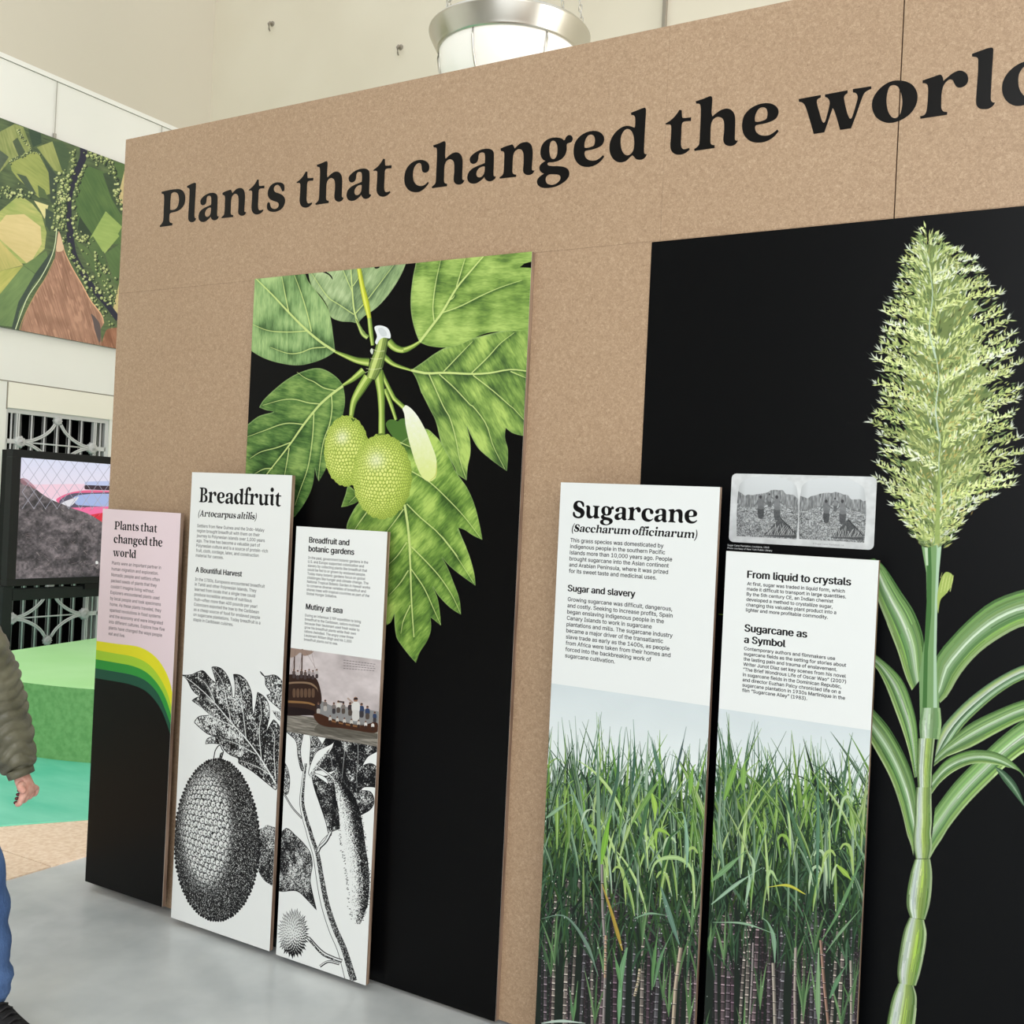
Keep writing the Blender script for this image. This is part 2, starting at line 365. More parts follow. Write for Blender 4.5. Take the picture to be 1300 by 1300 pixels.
GL['B'] = _orient([S_([(0,0,1),(0,.07,1),(.12,.1),(.17,.2),(.17,H_-.22),(.12,H_-.1),(0,H_-.07,1),(0,H_,1),(.62,H_),(.9,H_-.08),(1.02,H_-.33),(.92,H_*.6),(.7,H_*.53),(.98,H_*.46),(1.1,H_*.27),(1.0,.1),(.66,0)]),
        S_([(.46,H_*.56,1),(.6,H_*.58),(.7,H_*.7),(.68,H_*.86),(.58,H_-.08),(.46,H_-.1,1)]), S_([(.46,.09,1),(.6,.09),(.76,.2),(.76,H_*.36),(.64,H_*.48),(.46,H_*.49,1)])])
GL['A'] = _orient([S_([(-.05,0,1),(-.05,.07,1),(.06,.12),(.52,H_+.03,1),(.72,H_+.03,1),(1.2,.12),(1.3,.07,1),(1.3,0,1),(.74,0,1),(.74,.07,1),(.86,.1),(.8,.34,1),(.33,.34,1),(.27,.12),(.38,.07,1),(.38,0,1)]),
        S_([(.38,.44,1),(.76,.44,1),(.56,H_*.78,1)])])
GL['f'] = [S_([(0,0,1),(0,.06,1),(.1,.1),(.14,.2),(.14,.86),(.0,.88,1),(.0,.97,1),(.14,.98),(.17,1.25),(.3,1.5),(.55,1.58),(.75,1.52),(.82,1.38),(.76,1.25),(.64,1.21),(.54,1.28),(.5,1.42),(.44,1.44),(.44,1.3),(.44,.98),(.66,.97,1),(.66,.88,1),(.44,.87),(.44,.2),(.5,.1),(.62,.06,1),(.62,0,1)])]
GL['('] = [S_([(.42,-.45,1),(.2,-.1),(.1,.4),(.16,.95),(.42,1.5,1),(.5,1.46,1),(.32,.95),(.28,.4),(.34,0),(.5,-.4,1)])]
GL[')'] = [c * [-1, 1] + [.55 * u_, 0] for c in GL['(']]
for k in list(GL):
    P = np.vstack(GL[k]); GL[k] = [g - [P[:, 0].min(), 0] for g in GL[k]]
ADV = {k: _bb(k)[1][0] + .07 * u_ for k in GL}
ADV.update({'l': ADV['l'] - .02*u_, ' ': .34 * u_, 'f': .66 * u_})

def set_serif(pr, text, p_left, p_right, col, slant=0.0, yscale=1.0, sizefit=None, alpha=1.0):
    """serif line between two baseline points of the photo frame"""
    q = pr.m([p_left, p_right]); tot = sum(ADV[c] for c in text) - .07 * u_
    k = (q[1, 0] - q[0, 0]) / tot if sizefit is None else sizefit
    x = q[0, 0]; y = (q[0, 1] + q[1, 1]) / 2
    for c in text:
        if c != ' ':
            pr.poly([np.c_[x + (g[:, 0] + slant * g[:, 1]) * k, y - g[:, 1] * k * yscale] for g in GL[c]], col, alpha)
        x += ADV[c] * k
    return k
# ------------------------------------------------------------------ print 1: breadfruit branch on black
INK = C3(5, 5, 6)
def leaf_paint(pr, outline, mid, veins, dark, base, light, seed, mw=3.2, vw=1.3, vein=C3(206, 222, 140), rim=C3(150, 178, 110)):
    o = pr.m(smooth(outline, True, 6)); cov = coverage([o], pr.W, pr.H)
    if cov is None: return
    vl = [pr.m(smooth(v, False, 3) if len(v) > 2 else v) for v in [mid] + veins]
    x0, y0, mk = cov; st = 3
    yy, xx = np.mgrid[y0:y0 + mk.shape[0] + st:st, x0:x0 + mk.shape[1] + st:st].astype(float)
    d, sd = pr.seg_dist(vl, xx, yy)
    d2 = pr.seg_dist([np.vstack([o, o[:1]])], xx, yy)[0]
    rep = lambda q: np.repeat(np.repeat(q, st, 0), st, 1)[:mk.shape[0], :mk.shape[1]]
    d, sd, d2 = rep(d), rep(sd), rep(d2)
    yy, xx = np.mgrid[y0:y0 + mk.shape[0], x0:x0 + mk.shape[1]].astype(float)
    mv = vl[0][-1] - vl[0][0]; an = math.atan2(mv[1], mv[0]) + 0.9
    ca, sa = math.cos(an), math.sin(an)
    ux = xx * ca + yy * sa; uy = -xx * sa + yy * ca
    n1 = fbm(xx / 85, yy / 85, seed, 3); n2 = fbm(ux / 60, uy / 9, seed + 5, 3); n3 = fbm(ux / 14, uy / 3.2, seed + 9, 2)
    v = 0.48 + (n1 - .5) * 1.25 + (n2 - .5) * .55 + (n3 - .5) * .34
    v += 0.30 * (1 - np.exp(-d / 26)) - 0.42 * np.exp(-d / 11) * (sd > 0) - 0.16 * np.exp(-d / 7) * (sd <= 0)
    v -= 0.22 * np.exp(-d2 / 14)
    v = np.clip(v, 0, 1)[..., None]
    col = np.where(v < .5, dark + (base - dark) * v * 2, base + (light - base) * (v - .5) * 2)
    e = np.exp(-(d2 / 2.4) ** 2)[..., None] * 0.75
    col = col * (1 - e) + rim * e
    g_ = col.mean(-1, keepdims=True); pr.put(cov, np.clip((g_ + (col - g_) * .9) * 1.02, 0, 1))
    for v_ in veins: pr.line(v_, [vw * 1.15, vw, vw * .45], vein, .9)
    pr.line(mid, [mw, mw * .8, mw * .4], vein, .95)

def stem_paint(pr, pts, wd, base=C3(150, 178, 78), dark=C3(84, 112, 48), light=C3(205, 220, 130)):
    c = smooth(pts, False, 6) if len(pts) > 2 else np.array([p[:2] for p in pts], float)
    w_ = np.atleast_1d(wd).astype(float)
    for f, off, col in ((1.0, 0.0, dark), (0.80, -0.06, base), (0.30, -0.16, light), (.10, .24, dark * .6 + base * .4)):
        n = 22; cc = resample(c, n); ww = np.interp(np.linspace(0, 1, n), np.linspace(0, 1, len(w_)), w_)
        d = np.gradient(cc, axis=0); d /= np.hypot(d[:, 0], d[:, 1])[:, None] + 1e-9
        nrm = np.c_[-d[:, 1], d[:, 0]]
        nrm *= np.sign(nrm[:, :1] + 1e-9)
        pr.poly(pr.m(ribbon(cc + nrm * (off * ww)[:, None], ww * f, n)), col, .9)

def fruit_paint(pr, cx, cy, rx, ry, seed):
    t = np.linspace(0, 2 * PI, 120, endpoint=False); rr = 1 + 0.012 * np.sin(t * 31) + .01 * np.sin(t * 17)
    o = pr.m([(cx + rx * math.cos(a) * r, cy + ry * math.sin(a) * r) for a, r in zip(t, rr)])
    c = o.mean(0); RX = np.ptp(o[:, 0]) / 2; RY = np.ptp(o[:, 1]) / 2
    def col(xx, yy):
        u = (xx - c[0]) / RX; v = (yy - c[1]) / RY; rad = np.clip(np.hypot(u, v), 0, 1)
        bul = 1 + .55 * rad ** 3
        f1, f2, cid, dx, dy = worley((xx - c[0]) * bul / 15.5, (yy - c[1]) * bul / 15.5, seed, .9)
        edge = np.clip((f2 - f1) * 2.4, 0, 1)
        k = edge * (.72 + .28 * cid) - .25 * (dx * .6 + dy)
        k = np.clip(k, 0, 1) * np.clip(1.25 - rad ** 2.2 * .75 - .25 * u, .15, 1.15)
        k = np.clip(k, 0, 1)[..., None]
        a_, b_, c_ = C3(120, 144, 56), C3(184, 202, 92), C3(226, 232, 138)
        q = np.where(k < .5, a_ + (b_ - a_) * k * 2, b_ + (c_ - b_) * (k - .5) * 2)
        hl = np.exp(-(((u + .22) / .28) ** 2 + ((v + .38) / .2) ** 2))[..., None] * .62
        return q * (1 - hl) + C3(236, 238, 214) * hl
    pr.poly(o, col)

def breadfruit_print():
    pr = Print('breadfruit', 1, -0.0209, -2.8625, -1.6722, 0.0127, 2.4396, 1000, C3(5, 5, 6))
    A = (300, 310, 6.5); B = (480, 310, 6.19); Cc = (300, 480, 6.5); D = (480, 500, 6.19); E = (430, 660, 5.0)
    ca = lambda *q: crop(A, q); cb = lambda *q: crop(B, q); cc = lambda *q: crop(Cc, q); cdd = lambda *q: crop(D, q); ce = lambda *q: crop(E, q)
    dk, md, lt = C3(58, 86, 44), C3(118, 150, 74), C3(172, 196, 106)
    # leaf behind at top centre
    leaf_paint(pr, ca((590,200),(620,340),(700,430),(750,510),(780,600),(860,636),(950,642),(1000,650),(1050,600),(1110,560),(1170,513),(1254,420),(1338,294),(1396,168),(1420,60),(590,60)),
               ca((1085,770),(1020,680),(975,560),(955,350),(940,120)), [ca((970,580),(850,500),(760,440),(640,270),(590,200)), ca((985,570),(1080,460),(1180,330),(1300,170)), ca((962,345),(1000,290),(1010,260)), ca((960,400),(900,260),(860,150))],
               C3(84,110,76), C3(140,166,112), C3(184,204,150), 3, 2.4, 1.1)
    pr.shape(ca((690,222),(760,252),(795,292),(785,262),(740,228)), INK)
    pr.shape(ca((1140,190),(1180,180),(1178,195),(1150,202)), INK)
    # right lower leaf, then right upper leaf over it
    leaf_paint(pr, cb((258,990,1),(360,920),(440,862),(530,812),(740,740),(1180,640),(1330,640)) + cdd((1165,-100),(1165,335,1),(1060,310),(1003,268,1),(998,350),(1020,440),(1012,607,1),(960,572),(880,512),(790,432),(735,340),(697,255,1),(722,360),(725,470),(705,570),(696,682,1),(650,652),(614,625,1),(605,590),(560,505),(495,382),(480,330),(450,210),(400,110),(345,0)) + cb((340,1170),(300,1060)),
               cb((258,990),(380,1015),(520,1010),(740,1020),(880,1012),(1040,985),(1200,1002)),
               [cb((515,1000),(620,890),(740,765)), cb((735,1012),(860,890),(960,780),(1070,695)), cb((480,1022),(600,1130),(750,1290))+cdd((740,90),(850,240),(900,400),(995,590)), cb((400,1022),(470,1180),(520,1290))+cdd((560,180),(610,350),(640,510),(692,672)), cb((745,1030),(900,1150),(1060,1290))+cdd((1050,100),(1160,220)), cb((1040,1000),(1160,1050))],
               dk, C3(112,146,66), C3(176,204,100), 11)
    leaf_paint(pr, cb((330,40),(292,170),(270,280),(255,430),(262,560),(290,680),(325,770,1),(400,800),(520,812),(640,790),(740,745),(850,700),(980,685),(1180,680),(1340,668),(1340,20)),
               cb((325,770),(440,620),(500,540),(620,340),(720,220),(840,80)), [cb((440,608),(430,500),(450,320),(492,120)), cb((615,335),(650,220),(690,90)), cb((500,540),(640,490),(820,400),(960,340),(1130,283)), cb((560,440),(590,420),(600,400))],
               C3(66,98,44), C3(124,158,70), C3(176,204,104), 7)
    pr.poly(pr.m(cb((1112,182),(1150,152),(1215,134),(1215,186))), INK)
    # top-left leaf
    leaf_paint(pr, ca((100,180),(80,830),(130,885),(250,950),(400,990),(520,1000),(640,975),(740,935),(815,886,1),(803,780),(778,610),(745,510),(660,390),(597,310),(530,200)),
               ca((815,885),(700,810),(570,700),(430,560),(300,420),(150,272)), [ca((620,722),(590,590),(540,420),(470,230)), ca((432,560),(400,400),(370,240)), ca((582,716),(430,725),(260,712),(120,655)), ca((737,850),(620,860),(530,895),(430,902),(280,850))],
               C3(72,104,58), C3(126,162,98), C3(172,202,130), 19)
    # left leaf
    leaf_paint(pr, ca((880,1165,1),(830,1100),(740,1040),(660,1022),(560,1045),(460,1090),(360,1160),(230,1280)) + cc((188,242,1),(250,266),(305,278),(190,312),(110,370),(40,440),(40,900),(300,1200),(484,1142,1),(570,1020),(625,900),(648,738,1),(660,800),(680,852,1),(730,765),(800,600),(880,300),(897,180)),
               cc((880,65),(790,130),(690,218),(560,378),(440,550),(250,795)), [cc((820,104),(720,80),(640,30),(570,0),(500,-50)), cc((690,213),(600,205),(480,175),(380,180),(215,225)), cc((552,382),(440,372),(360,385),(240,430),(90,485)), cc((445,532),(330,575),(200,610),(110,665)), cc((785,140),(790,250),(770,380),(720,520),(690,700),(677,840)), cc((640,290),(630,480),(590,740),(520,940),(484,1050)), cc((436,575),(420,680),(395,820)), cc((300,745),(230,750),(150,790))],
               C3(36,66,30), C3(82,120,56), C3(138,170,86), 23)
    # bits behind the fruit
    pr.shape(cdd((60,240),(85,205),(130,203),(155,215),(175,197),(212,196),(220,260),(262,420),(170,385),(105,325)), C3(76,112,50))
    leaf_paint(pr, cc((864,1066,1),(900,960),(925,890),(1000,960),(1010,1012),(930,1052)), cc((1000,960),(930,1030)), [], C3(50,80,36), C3(92,128,52), C3(150,180,84), 5, .8)
    # big lower leaf
    leaf_paint(pr, cdd((180,380,1),(300,300),(380,275),(440,320),(490,375),(560,500),(610,610),(700,740),(760,880),(800,1040),(819,1148,1),(740,1110),(680,1070),(630,1052,1),(660,1130),(700,1220)) + ce((755,60),(790,130),(830,230),(860,340),(868,418,1),(800,370),(740,325),(690,280),(655,238,1),(690,300),(730,400),(765,500),(776,602,1),(710,560),(640,490),(595,424,1),(625,490),(640,570),(649,672,1),(610,640),(582,618,1),(585,700),(560,770),(515,840),(490,907,1),(455,870),(400,800),(365,740),(352,598,1),(330,650),(304,668,1),(280,600),(180,440),(120,300),(50,58)) + cc((935,1150),(1020,1020),(1150,960)),
               cdd((208,870),(235,1050),(255,1300)) + ce((447,140),(455,300),(461,500),(477,745)),
               [cdd((265,610),(400,690),(560,840),(680,970),(808,1138)), cdd((225,865),(330,970),(470,1090),(560,1200),(640,1300))+ce((650,95),(740,220),(858,402)), ce((460,170),(560,270),(640,360),(720,480),(772,592)), ce((460,312),(540,430),(600,560),(646,665)), ce((432,142),(370,230),(315,285)), ce((442,320),(390,400),(320,478)), ce((455,540),(410,640),(394,722)), cdd((200,905),(140,990),(60,1095)), cdd((165,378),(270,424)), cc((1078,1105),(1010,1200),(970,1260)), ce((320,90),(250,170))],
               C3(56,88,36), C3(108,146,58), C3(176,206,96), 31, 3.0)
    # flower spike
    def fl(xx, yy):
        v = np.clip((yy - yy.min()) / max(1, np.ptp(yy)), 0, 1); n = fbm(xx / 9, yy / 9, 4, 3)
        k = np.clip(v * 1.2 - .1 + (n - .5) * .35, 0, 1)[..., None]
        return C3(236,238,222) * (1 - k) + C3(216,226,146) * k
    pr.shape(cdd((188,100),(228,92),(300,160),(370,280),(420,400),(455,500),(463,600),(450,660),(402,690),(350,660),(300,560),(250,400),(218,260),(205,160)), fl)
    pr.line(cdd((460,540),(452,640),(405,684)), [.6, 1.2, .6], C3(180,186,80), .8)
    # stalks
    stem_paint(pr, ca((1085,770),(1045,740),(1015,680),(985,620)), [6.5, 5, 2.2], C3(150,172,100))
    stem_paint(pr, ca((1012,200),(1040,350),(1075,500),(1100,620)), [5.5, 6, 8, 5], C3(206,212,66), C3(150,160,40), C3(228,232,110))
    stem_paint(pr, ca((1098,610),(1112,740),(1125,835)), [5.5, 6, 4.5])
    stem_paint(pr, cb((80,762),(130,812),(200,832),(270,805),(325,770)), [10, 9, 6.5, 4])
    stem_paint(pr, cb((40,878),(120,942),(258,990)), [8, 5, 3])
    stem_paint(pr, ca((815,886),(900,922),(1000,960),(1095,975)), [3.6, 6, 8, 11])
    stem_paint(pr, ca((1050,1040),(960,1115),(880,1165)), [9, 7, 3.6])
    stem_paint(pr, cc((1225,90),(1270,200),(1318,345)), [5, 5, 4])
    stem_paint(pr, ca((1190,1040),(1235,1140),(1300,1270)) + cdd((135,45),(200,105)), [5, 5.5, 6])
    stem_paint(pr, cc((1090,-10),(1015,110),(968,200),(945,338)), [13, 12, 8, 5.5])
    stem_paint(pr, cc((1170,-60),(1195,150),(1200,462)), [13, 10, 8, 9])
    # node and cut stump
    stem_paint(pr, ca((1212,770),(1190,880),(1150,1010),(1112,1110)), [14, 15, 18, 12], C3(140,160,84), C3(80,100,52))
    for q in (ca((1128,868),(1170,884),(1222,880)), ca((1106,942),(1160,948),(1205,940)), ca((1070,1026),(1130,1034),(1200,1022)), ca((1060,1062),(1085,1050))):
        pr.line(q, [.7, .7], C3(216,222,170), .9)
    pr.shape(ca((1140,684),(1192,670),(1255,700),(1272,775),(1215,772),(1182,790),(1160,828),(1145,810),(1160,760)), C3(228,232,234))
    pr.shape(ca((1170,700),(1200,690),(1235,720),(1240,755),(1200,760)), C3(206,212,214))
    pr.shape(ca((1104,880),(1118,858),(1130,880),(1120,910)), C3(214,220,205))
    fruit_paint(pr, 440.0, 572.5, 28.6, 45.2, 5)
    fruit_paint(pr, 485.2, 605.0, 37.6, 54.2, 9)
    pr.line(cc((950,330),(965,350),(980,335)), [2, 2.5, 1], C3(70,96,36)); pr.line(cc((1165,470),(1200,462),(1230,468)), [1.5, 2.4, 1.2], C3(96,120,50))
    return pr

# ------------------------------------------------------------------ print 2: sugarcane on black
def blade_strips(pr, left, right, seed, cols=None, n=26, K=13):
    l = resample(smooth(left, False, 6), n); r = resample(smooth(right, False, 6), n); rnd = random.Random(seed)
    prof = cols or [(56,92,44),(96,140,66),(128,170,96),(104,146,84),(140,178,104),(176,206,160),(206,226,204),(150,186,140),(96,140,84),(72,112,62),(120,160,76),(134,172,84),(178,202,140)]
    K = len(prof)
    L, R = pr.m(l), pr.m(r)
    for k in range(K):
        a = k / K; b = (k + 1.15) / K
        av = np.mean([C3(*q) for q in prof], axis=0); c = (C3(*prof[k]) * .66 + av * .34) * rnd.uniform(.88, 1.08); c = c.mean() + (c - c.mean()) * .85
        pr.poly(np.vstack([L * (1 - a) + R * a, (L * (1 - b) + R * b)[::-1]]), c)
    for q in range(K * 3):
        a = rnd.random(); b = a + rnd.uniform(.01, .035); i = rnd.randrange(0, n - 6); j = min(n, i + rnd.randrange(5, 16))
        c = C3(*prof[min(K - 1, int(a * K))]); c = c * rnd.choice((.72, .82, 1.16, 1.25)); c = np.clip(c, 0, .93)
        pr.poly(np.vstack([(L * (1 - a) + R * a)[i:j], (L * (1 - b) + R * b)[i:j][::-1]]), c, .75)

def sugarcane_print():
    pr = Print('sugarcane', 1, -0.003, -1.2728, 0.32, 0.0127, 2.4372, 1000, C3(5, 6, 8))
    F = (1090, 270, 6.19); G = (1090, 460, 6.19); H = (1090, 650, 6.19); I = (1090, 850, 6.19); J = (1090, 1050, 5.2)
    cf = lambda *q: crop(F, q); cg = lambda *q: crop(G, q); chh = lambda *q: crop(H, q); ci = lambda *q: crop(I, q); cj = lambda *q: crop(J, q)
    # leaves behind
    blade_strips(pr, chh((-40,470),(60,385),(120,362)) + chh((200,425),(330,620),(440,790),(512,1010),(505,1290)), chh((-40,560),(60,470),(110,470)) + chh((140,650),(240,910),(310,1090),(372,1290),(420,1400)), 2)
    blade_strips(pr, ci((60,-180),(330,60),(430,300),(465,500),(465,840)), ci((20,-100),(150,0),(300,350),(390,620),(440,850)), 3)
    blade_strips(pr, ci((60,260),(120,315),(250,470),(395,745),(452,960),(450,1120)), ci((50,480),(110,590),(250,850),(340,1110),(385,1300)) + cj((345,110),(362,190)), 4)
    blade_strips(pr, ci((600,1090),(760,880),(1000,640),(1130,520),(1300,390),(1600,230),(2000,120),(2300,100)), cj((470,205),(500,150),(560,60)) + ci((700,1250),(850,1060),(1080,830),(1200,720),(1310,640),(1600,470),(2000,260),(2300,110)), 5)
    blade_strips(pr, ci((605,650),(640,480),(760,330),(900,200),(1100,60),(1310,-40),(1600,-90),(1950,-60),(2150,20)), ci((600,720),(690,640),(800,470),(900,362),(1100,190),(1310,70),(1600,20),(1950,20),(2150,25)), 6, [(60,92,60),(96,134,76),(176,206,110),(206,222,160),(218,232,214),(200,222,200),(60,90,64),(100,140,100),(190,214,190),(150,190,140),(70,104,66),(96,130,56)])
    blade_strips(pr, ci((600,690),(700,575),(850,440),(1050,335),(1310,235),(1600,190),(1900,220),(2150,330)), ci((590,760),(680,690),(780,650),(900,600),(1080,500),(1310,390),(1600,340),(1900,310),(2150,335)), 7)
    blade_strips(pr, chh((590,1400),(610,1140),(700,1020),(850,860),(1050,700),(1310,605),(1500,590),(1750,660),(2000,850),(2150,1150)), chh((640,1500),(700,1440),(800,1270),(950,1100),(1150,960),(1310,888),(1500,880),(1700,940),(1900,1050),(2145,1155)), 8)
    # drooping leaf
    blade_strips(pr, ci((580,830),(700,700),(885,632),(1080,650),(1210,725),(1310,840),(1380,1000)), ci((572,980),(640,890),(750,800),(900,738),(1080,745),(1180,770),(1250,785),(1340,900)), 9)
    blade_strips(pr, ci((1070,760),(1150,800),(1240,900),(1310,1070)), ci((1080,780),(1130,860),(1210,960),(1300,1075)), 10, [(40,70,48),(66,100,70),(150,180,150),(90,130,90),(50,84,56)])
    # stalk above the sheath
    pr.poly(pr.m(chh((490,240),(532,480),(535,700),(520,1000),(476,1290),(482,1620),(640,1620),(612,1120),(618,800),(625,600),(632,480),(652,280),(650,60),(500,60))), C3(120,156,104))
    pr.poly(pr.m(chh((560,60),(575,480),(572,800),(545,1100),(535,1620),(500,1620),(515,1100),(535,700),(540,300),(520,60))), C3(70,112,60))
    pr.poly(pr.m(chh((600,60),(615,300),(600,700),(590,1100),(588,1620),(618,1620),(612,1120),(618,800),(632,480),(650,280),(640,60))), C3(172,200,172))
    pr.poly(pr.m(chh((505,100),(530,420),(548,420),(540,100))), C3(186,208,176))
    pr.shape(chh((625,800),(620,650),(650,520),(690,470),(742,500),(730,580),(690,640),(645,690)), C3(160,180,96))
    for k in range(26):
        x = 645 + (k * 37) % 95; y = 500 + (k * 53) % 120
        pr.line(chh((x, y + 20), (x + 12, y - 26)), [1.2, .5], C3(196,206,130), .8)
    # plume: dense feathered spikelets
    lef = [(286,1174),(300,1170),(310,1155),(327,1150),(356,1141),(393,1125),(423,1117),(467,1112),(502,1114),(538,1110),(559,1110),(588,1114),(610,1118),(635,1127),(654,1141),(676,1156),(692,1170)]
    rig = [(286,1178),(300,1188),(314,1206),(325,1230),(338,1250),(367,1264),(391,1280),(415,1287),(444,1290),(475,1292),(507,1300),(525,1298),(554,1288),(576,1292),(594,1298),(621,1284),(646,1240),(662,1224),(679,1211),(695,1202)]
    axis = [(286,1175),(340,1182),(420,1191),(520,1198),(600,1193),(695,1184)]
    lf = lambda y: np.interp(y, [a[0] for a in lef], [a[1] for a in lef]); rf = lambda y: np.interp(y, [a[0] for a in rig], [a[1] for a in rig])
    ax = lambda y: np.interp(y, [a[0] for a in axis], [a[1] for a in axis])
    rnd = random.Random(12)
    pal = [(132,150,92),(160,176,106),(184,196,122),(202,212,144),(214,222,164),(214,222,196),(222,228,214),(134,156,104),(176,180,108),(104,128,78)]
    inner = [(ax(y) + (lf(y) - ax(y)) * (.55 + .12 * math.sin(y * .3)), y) for y in range(310, 680, 9)] + [(ax(y) + (rf(y) - ax(y)) * (.55 + .12 * math.sin(y * .23)), y) for y in range(680, 310, -9)]
    pr.poly(pr.m(inner), C3(112,128,76))
    def stroke(x, y, an, ln, wd, c, al=1.0):
        dx, dy = math.cos(an) * ln, -math.sin(an) * ln
        pr.poly(pr.m([(x, y), (x + dx * .45 - dy * wd / ln * .5, y + dy * .45 + dx * wd / ln * .5), (x + dx, y + dy), (x + dx * .45 + dy * wd / ln * .5, y + dy * .45 - dx * wd / ln * .5)]), c, al)
    def direc(x, y, side, fr):
        return (PI / 2 - side * (.35 + .75 * fr)) + rnd.gauss(0, .22)
    for k in range(1500):      # soft body
        y = rnd.uniform(300, 692); side = rnd.choice((-1, 1)); fr = rnd.random() ** .9
        e = lf(y) if side < 0 else rf(y); x = ax(y) + (e - ax(y)) * fr * .8
        stroke(x, y + rnd.uniform(0, 6), direc(x, y, side, fr), rnd.uniform(7, 15), rnd.uniform(2, 3.6), C3(*rnd.choice(pal[:3] + pal[7:] + [(92,112,70),(104,112,64)])) * rnd.uniform(.75, 1.05))
    br = []
    for side in (-1, 1):
        y = 300.0 + side * 3
        while y < 692:
            br.append((y, side)); y += rnd.uniform(9, 21)
    rnd.shuffle(br)
    for y, side in br:
            e = (lf(y) if side < 0 else rf(y)); e = ax(y) + (e - ax(y)) * rnd.uniform(.86, 1.04); Lb = abs(e - ax(y)); an = PI / 2 - side * rnd.uniform(.55, 1.15)
            rise = rnd.uniform(.25, .7)
            xb, yb = ax(y + Lb * rise), y + Lb * rise
            steps = int(Lb / 2.3); tint = rnd.choice((0, 0, 1, 1, 2, 3)); warm = rnd.uniform(.88, 1.08)
            for i in range(steps):
                f = i / max(1, steps); x = xb + (e - xb) * f; yy = yb + (y - yb) * f - 6 * math.sin(f * PI)
                spread = 1.1 + 1.0 * math.sin(min(1, f * 1.25) * PI) * rnd.uniform(.5, 1)
                for s2 in (-1, 1):
                    c = C3(*pal[min(6, tint + int(rnd.triangular(0, 4, 1 + 2.4 * f)))]) * warm
                    stroke(x + rnd.gauss(0, spread), yy + rnd.gauss(0, spread), an + s2 * rnd.uniform(.15, 1.0), rnd.uniform(6, 13) * (1.05 - .3 * f), rnd.uniform(1.6, 3.1), np.clip(c, 0, .92))
            for s2 in (-.6, -.2, .2, .6):
                stroke(e, y, an + s2 + rnd.gauss(0, .15), rnd.uniform(6, 14), rnd.uniform(1.3, 2.3), C3(*rnd.choice([(206,214,190),(190,204,140),(214,220,204)])), .95)
            if rnd.random() < .8: stroke(e, y, an + rnd.uniform(-.5, .5), rnd.uniform(12, 20), .6, C3(150,160,140), .8)
    for k in range(900):
        y = rnd.uniform(305, 680); side = rnd.choice((-1, 1)); fr = rnd.random() ** .8
        e = lf(y) if side < 0 else rf(y); x = ax(y) + (e - ax(y)) * fr * .9
        stroke(x, y, direc(x, y, side, fr), rnd.uniform(5, 13), rnd.uniform(1.2, 2.6), C3(*rnd.choice(pal[1:7] + pal[7:])), .95)
    for k in range(230):      # dark gaps between the spikelets
        y = rnd.uniform(330, 670); side = rnd.choice((-1, 1)); fr = rnd.uniform(.3, .95)
        e = lf(y) if side < 0 else rf(y); x = ax(y) + (e - ax(y)) * fr
        stroke(x, y, direc(x, y, side, fr), rnd.uniform(2.5, 6), rnd.uniform(.8, 1.8), C3(*rnd.choice([(40,48,36),(60,74,44),(78,92,52)])), .85)
    for k in range(420):
        y = rnd.uniform(315, 680); side = rnd.choice((-1, 1)); fr = abs(rnd.gauss(0, .28)); e = lf(y) if side < 0 else rf(y)
        stroke(ax(y) + (e - ax(y)) * fr, y, direc(0, y, side, fr), rnd.uniform(5, 12), rnd.uniform(1.4, 2.8), C3(*rnd.choice([(206,216,196),(186,200,150),(150,168,110),(120,140,84),(196,204,150),(92,112,62)])), .9)
    for k in range(130):
        y = rnd.uniform(450, 665); stroke(ax(y) + rnd.gauss(10, 26), y, rnd.uniform(.3, 1.4), rnd.uniform(5, 9), 2, C3(196,166,92), .55)
    for q in [((1188,455),(1180,420),(1184,372),(1178,330)), ((1193,560),(1188,520),(1192,480),(1186,440)), ((1196,640),(1192,590),(1194,560))]:
        pr.line(q, [2.2, 1.6, .8], C3(186,206,186), .85)
    pr.line(((1190,690),(1191,640),(1194,590)), [7, 5, 2], C3(146,166,96), .9)
    # sheath + cane segments
    blade_strips(pr, ci((500,300),(478,420),(484,548)), ci((640,300),(648,430),(630,548)), 14, [(110,150,96),(176,202,166),(196,214,196),(170,196,160),(132,168,112),(104,146,86),(90,134,74),(150,186,120)])
    def cane(lft, rgt, seed):
        blade_strips(pr, lft, rgt, seed, [(74,104,52),(170,192,150),(206,220,226),(214,226,234),(212,226,214),(186,206,140),(164,190,84),(150,180,72),(130,164,64),(112,146,62),(84,122,56),(176,198,150)])
        a, b = np.array(lft[-1][:2]), np.array(rgt[-1][:2])
        pr.line([a, (a + b) / 2 + (0, 1.5), b], [.8, 1.3, .8], C3(86,104,56), .9)
    cane(ci((472,540),(462,700),(460,800),(468,930)), ci((598,540),(582,700),(574,800),(570,925)), 15)
    cane(ci((455,925),(446,1020),(440,1200)) + cj((362,40),(362,130),(378,208)), ci((572,925),(572,1020),(575,1200)) + cj((478,40),(484,130),(468,208)), 16)
    cane(cj((372,212),(345,300),(322,420),(318,520),(342,598)), cj((472,210),(484,300),(480,420),(465,520),(438,610)), 17)
    cane(cj((335,596),(300,680),(272,820),(256,960),(268,1040)), cj((430,612),(446,700),(434,820),(405,960),(378,1046)), 18)
    cane(cj((262,1030),(225,1120),(195,1250),(170,1420),(176,1500)), cj((362,1046),(382,1120),(375,1250),(350,1420),(330,1510)), 19)
    cane(cj((170,1500),(140,1620),(118,1800),(112,1960),(128,2040)), cj((326,1510),(330,1620),(312,1800),(290,1960),(262,2045)), 20)
    cane(cj((120,2040),(96,2160),(80,2400),(80,2700)), cj((258,2045),(262,2160),(250,2400),(245,2700)), 21)
